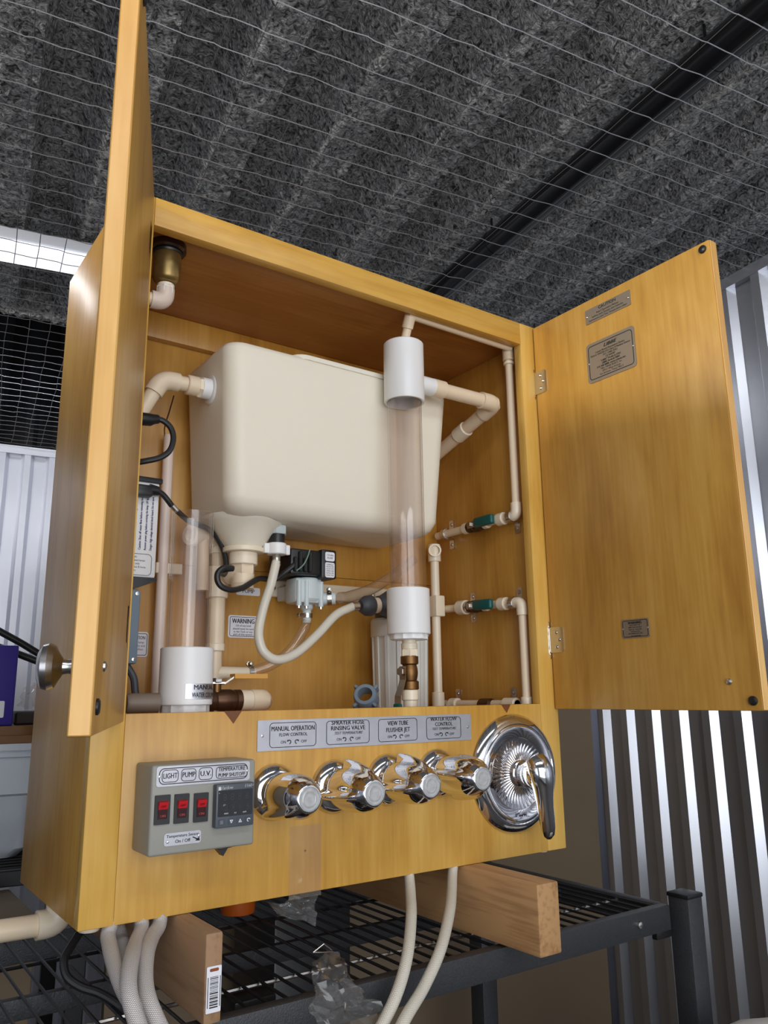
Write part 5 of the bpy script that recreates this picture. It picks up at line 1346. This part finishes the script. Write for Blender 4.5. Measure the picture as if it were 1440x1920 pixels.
for z, ins in ((tbz0, .03), (tbz0 + .02, .012), (tbz0 + .1, .006), (tbz1 - .10, .0), (tbz1 - .095, -.008), (tbz1 - .02, -.010), (tbz1 - .018, -.018), (tbz1, -.018)):
    loops.append([RM(p.x, p.y, p.z) for p in rrect_loop(tbx.x - .5 + ins, tbx.x + .012 - ins, 1.0 + ins, 1.36 - ins, .03, z)])
n = len(loops[0]); mb = MB()
mb.add([p for l in loops for p in l], [[i * n + k, i * n + (k + 1) % n, (i + 1) * n + (k + 1) % n, (i + 1) * n + k] for i in range(len(loops) - 1) for k in range(n)] + [list(range(n))[::-1]])
mb.build('body', TUB, tub, smooth=40)
mb = MB(); l0_ = [RM(p.x, p.y, p.z) for p in rrect_loop(tbx.x - .53, tbx.x + .034, .974, 1.386, .03, tbz1 - .004)]
mb.prism(l0_, (0, 0, .014)).build('lid', TUB, tub)
by = rmc(P2(30, 1380, 1.0)); bt0 = tbz1 + .0105
tr = MB(); lp_ = [RM(p.x, p.y, p.z) for p in rrect_loop(tbx.x - .5, tbx.x + .03, .985, 1.3, .05, bt0)]
tr.prism(lp_, (0, 0, .016)); tr.prism([p + V((0, 0, .016)) for p in [RM(p.x, p.y, p.z) for p in rrect_loop(tbx.x - .49, tbx.x + .015, .995, 1.29, .05, bt0)]], (0, 0, .02))
tag(tr.build('wooden_tray', BROWN), 'brown tray with rounded rim resting on the tub lid', 'tray')
bx_ = rmc(P2(29, 1290, 1.02)); bt1 = bt0 + .0362; btop = rmc(P2(15, 1210, 1.02)).z
bb_ = thing('blue_box', RM(bx_.x - .1, 1.1, bt1), 'deep blue box standing on the brown tray at the left', 'box')
MB().box((bx_.x - .22, 1.02, bt1), (bx_.x, 1.10, btop), .003, 2, lambda c: RM(c.x, c.y, c.z)).build('carton', BLUEB, bb_)
lq = rmc(P2(3, 1330, 1.02))
slab(MB(), Frame(RM(lq.x - .02, 1.02, lq.z), rx, (0, 0, 1)), .05, .036, .003, 0, .0008).build('sticker', WHITE, bb_)
dk0 = rmc(P2(60, 1345, 1.04)); 
tag(MB().box((bx_.x + .006, 1.05, bt1), (bx_.x + .16, 1.25, dk0.z + .012), .004, 1, lambda c: RM(c.x, c.y, c.z)).build('dark_box', DBROWN), 'low dark brown box beside the blue box on the tray', 'box')
fl_ = [(P2(36, 1330, 1.10), P2(80, 1322, 1.10)), (P2(38, 1305, 1.11), P2(80, 1300, 1.11)), (P2(48, 1288, 1.12), P2(80, 1282, 1.12))]
film('plastic_film', 'scrap of clear film behind the door knob beside the blue box', fl_, 5, .014)
cc = thing('cable_pair', P2(40, 1210, 1.2), 'two thick black cables crossing the bright ribbed wall at the left', 'cable')
MB().tube(spline([P2(-60, 1150, 1.2), P2(0, 1184, 1.2), P2(40, 1206, 1.2), P2(80, 1230, 1.2), P2(120, 1250, 1.2)]), .0085, 12).build('cable', RUBBER, cc)
MB().tube(spline([P2(-40, 1200, 1.16), P2(28, 1224, 1.16), P2(52, 1233, 1.16), P2(80, 1243, 1.16), P2(120, 1252, 1.18)]), .0085, 12).build('cable', RUBBER, cc)
# boxes and clutter low in the rack
def clut(nm, lab, lo, hi, m_, cat='box'): return tag(MB().box(lo, hi, .004, 2).build(nm, m_), lab, cat)
clut('cardboard_box', 'flat grey brown carton seen under the back left rack', (-.45, .62, FLOOR), (.10, .86, -.12), BOARD)
clut('black_case', 'tall black case standing behind the wire deck under the cabinet', (.46, .43, FLOOR), (.62, .60, -.10), BLACK, 'case')
clut('black_case', 'flat black case on the lower rack board', (.10, .05, -.587), (.48, .36, -.50), BLACK, 'case')
clut('dark_box', 'dark brown box on the lower rack board at the left', (-.55, .0, -.587), (.04, .36, -.40), DBROWN)
oc = at(452, 1714, z=DECK)
tag(MB().lathe((oc.x, oc.y + .012, DECK + .0005), (0, 0, 1), [(.026, 0), (.027, .004), (.027, .03), (.02, .036), (0, .036)], 24).build('orange_cap', ORANGE), 'orange cap lying on the wire deck under the cabinet', 'cap')
tag(MB().box((.185, .0, -.16), (.24, .05, -.106), .003, 2).build('black_clip', BLACK), 'small black block hanging under the wire deck beside the tagged beam', 'block')
ts = at(60, 1912, z=-.42)
lt2 = MB()
lps = [[V(p) for p in rrect_loop(-.18 + i_, .02 - i_, -.02 + i_, .14 - i_, .03, z)] for z, i_ in ((-.40, .012), (-.36, 0.0), (-.335, .0), (-.330, .006))]
n = len(lps[0]); lt2.add([p for l in lps for p in l], [[i * n + k, i * n + (k + 1) % n, (i + 1) * n + (k + 1) % n, (i + 1) * n + k] for i in range(3) for k in range(n)] + [list(range(n))[::-1], [3 * n + k for k in range(n)]])
tag(lt2.build('plastic_basin', mat('grey_blue_lid', srgb(120, 126, 134), .4)), 'grey blue plastic basin on the dark box below the wire deck', 'basin')
# white sack at the lower right
sk = thing('white_sack', at(1400, 1950, y=-.21), 'white sack with a red stripe at the lower right edge', 'sack')
sp0 = at(1335, 1950, y=-.21); sp1 = at(1530, 1930, y=-.21)
mb = MB(); vs = []; ns = 20
for j in range(13):
    t = j / 12; c_ = sp0.lerp(sp1, t); rr_ = .035 + .03 * math.sin(PI * min(1, t * .6 + .08)) 
    for k in range(ns):
        a = 2 * PI * k / ns; wv = 1 + .06 * noise.noise(V((t * 5, math.cos(a) * 2, math.sin(a) * 2)))
        vs.append(V((c_.x, c_.y + math.cos(a) * rr_ * 1.4 * wv, c_.z - .05 + math.sin(a) * rr_ * wv)))
mb.add(vs, [[j * ns + k, j * ns + (k + 1) % ns, (j + 1) * ns + (k + 1) % ns, (j + 1) * ns + k] for j in range(12) for k in range(ns)] + [list(range(ns)), [12 * ns + k for k in range(ns)]])
mb.build('bag', WARM_W, sk, smooth=60)
mb = MB(); vs = []
for t in (.20, .245):
    c_ = sp0.lerp(sp1, t); rr_ = .0355 + .03 * math.sin(PI * min(1, t * .6 + .08))
    for k in range(ns):
        a = 2 * PI * k / ns; wv = 1 + .06 * noise.noise(V((t * 5, math.cos(a) * 2, math.sin(a) * 2)))
        vs.append(V((c_.x, c_.y + math.cos(a) * rr_ * 1.4 * wv, c_.z - .05 + math.sin(a) * rr_ * wv)))
mb.add(vs, [[k, (k + 1) % ns, ns + (k + 1) % ns, ns + k] for k in range(ns)]).build('stripe', mat('red_stripe', srgb(150, 40, 44), .6), sk)
clut('supply_carton', 'carton under the white sack at the lower right', (sp0.x + .02, sp0.y - .07, FLOOR), (sp1.x + .1, sp0.y + .07, sp0.z - .14), BOARD, 'carton')
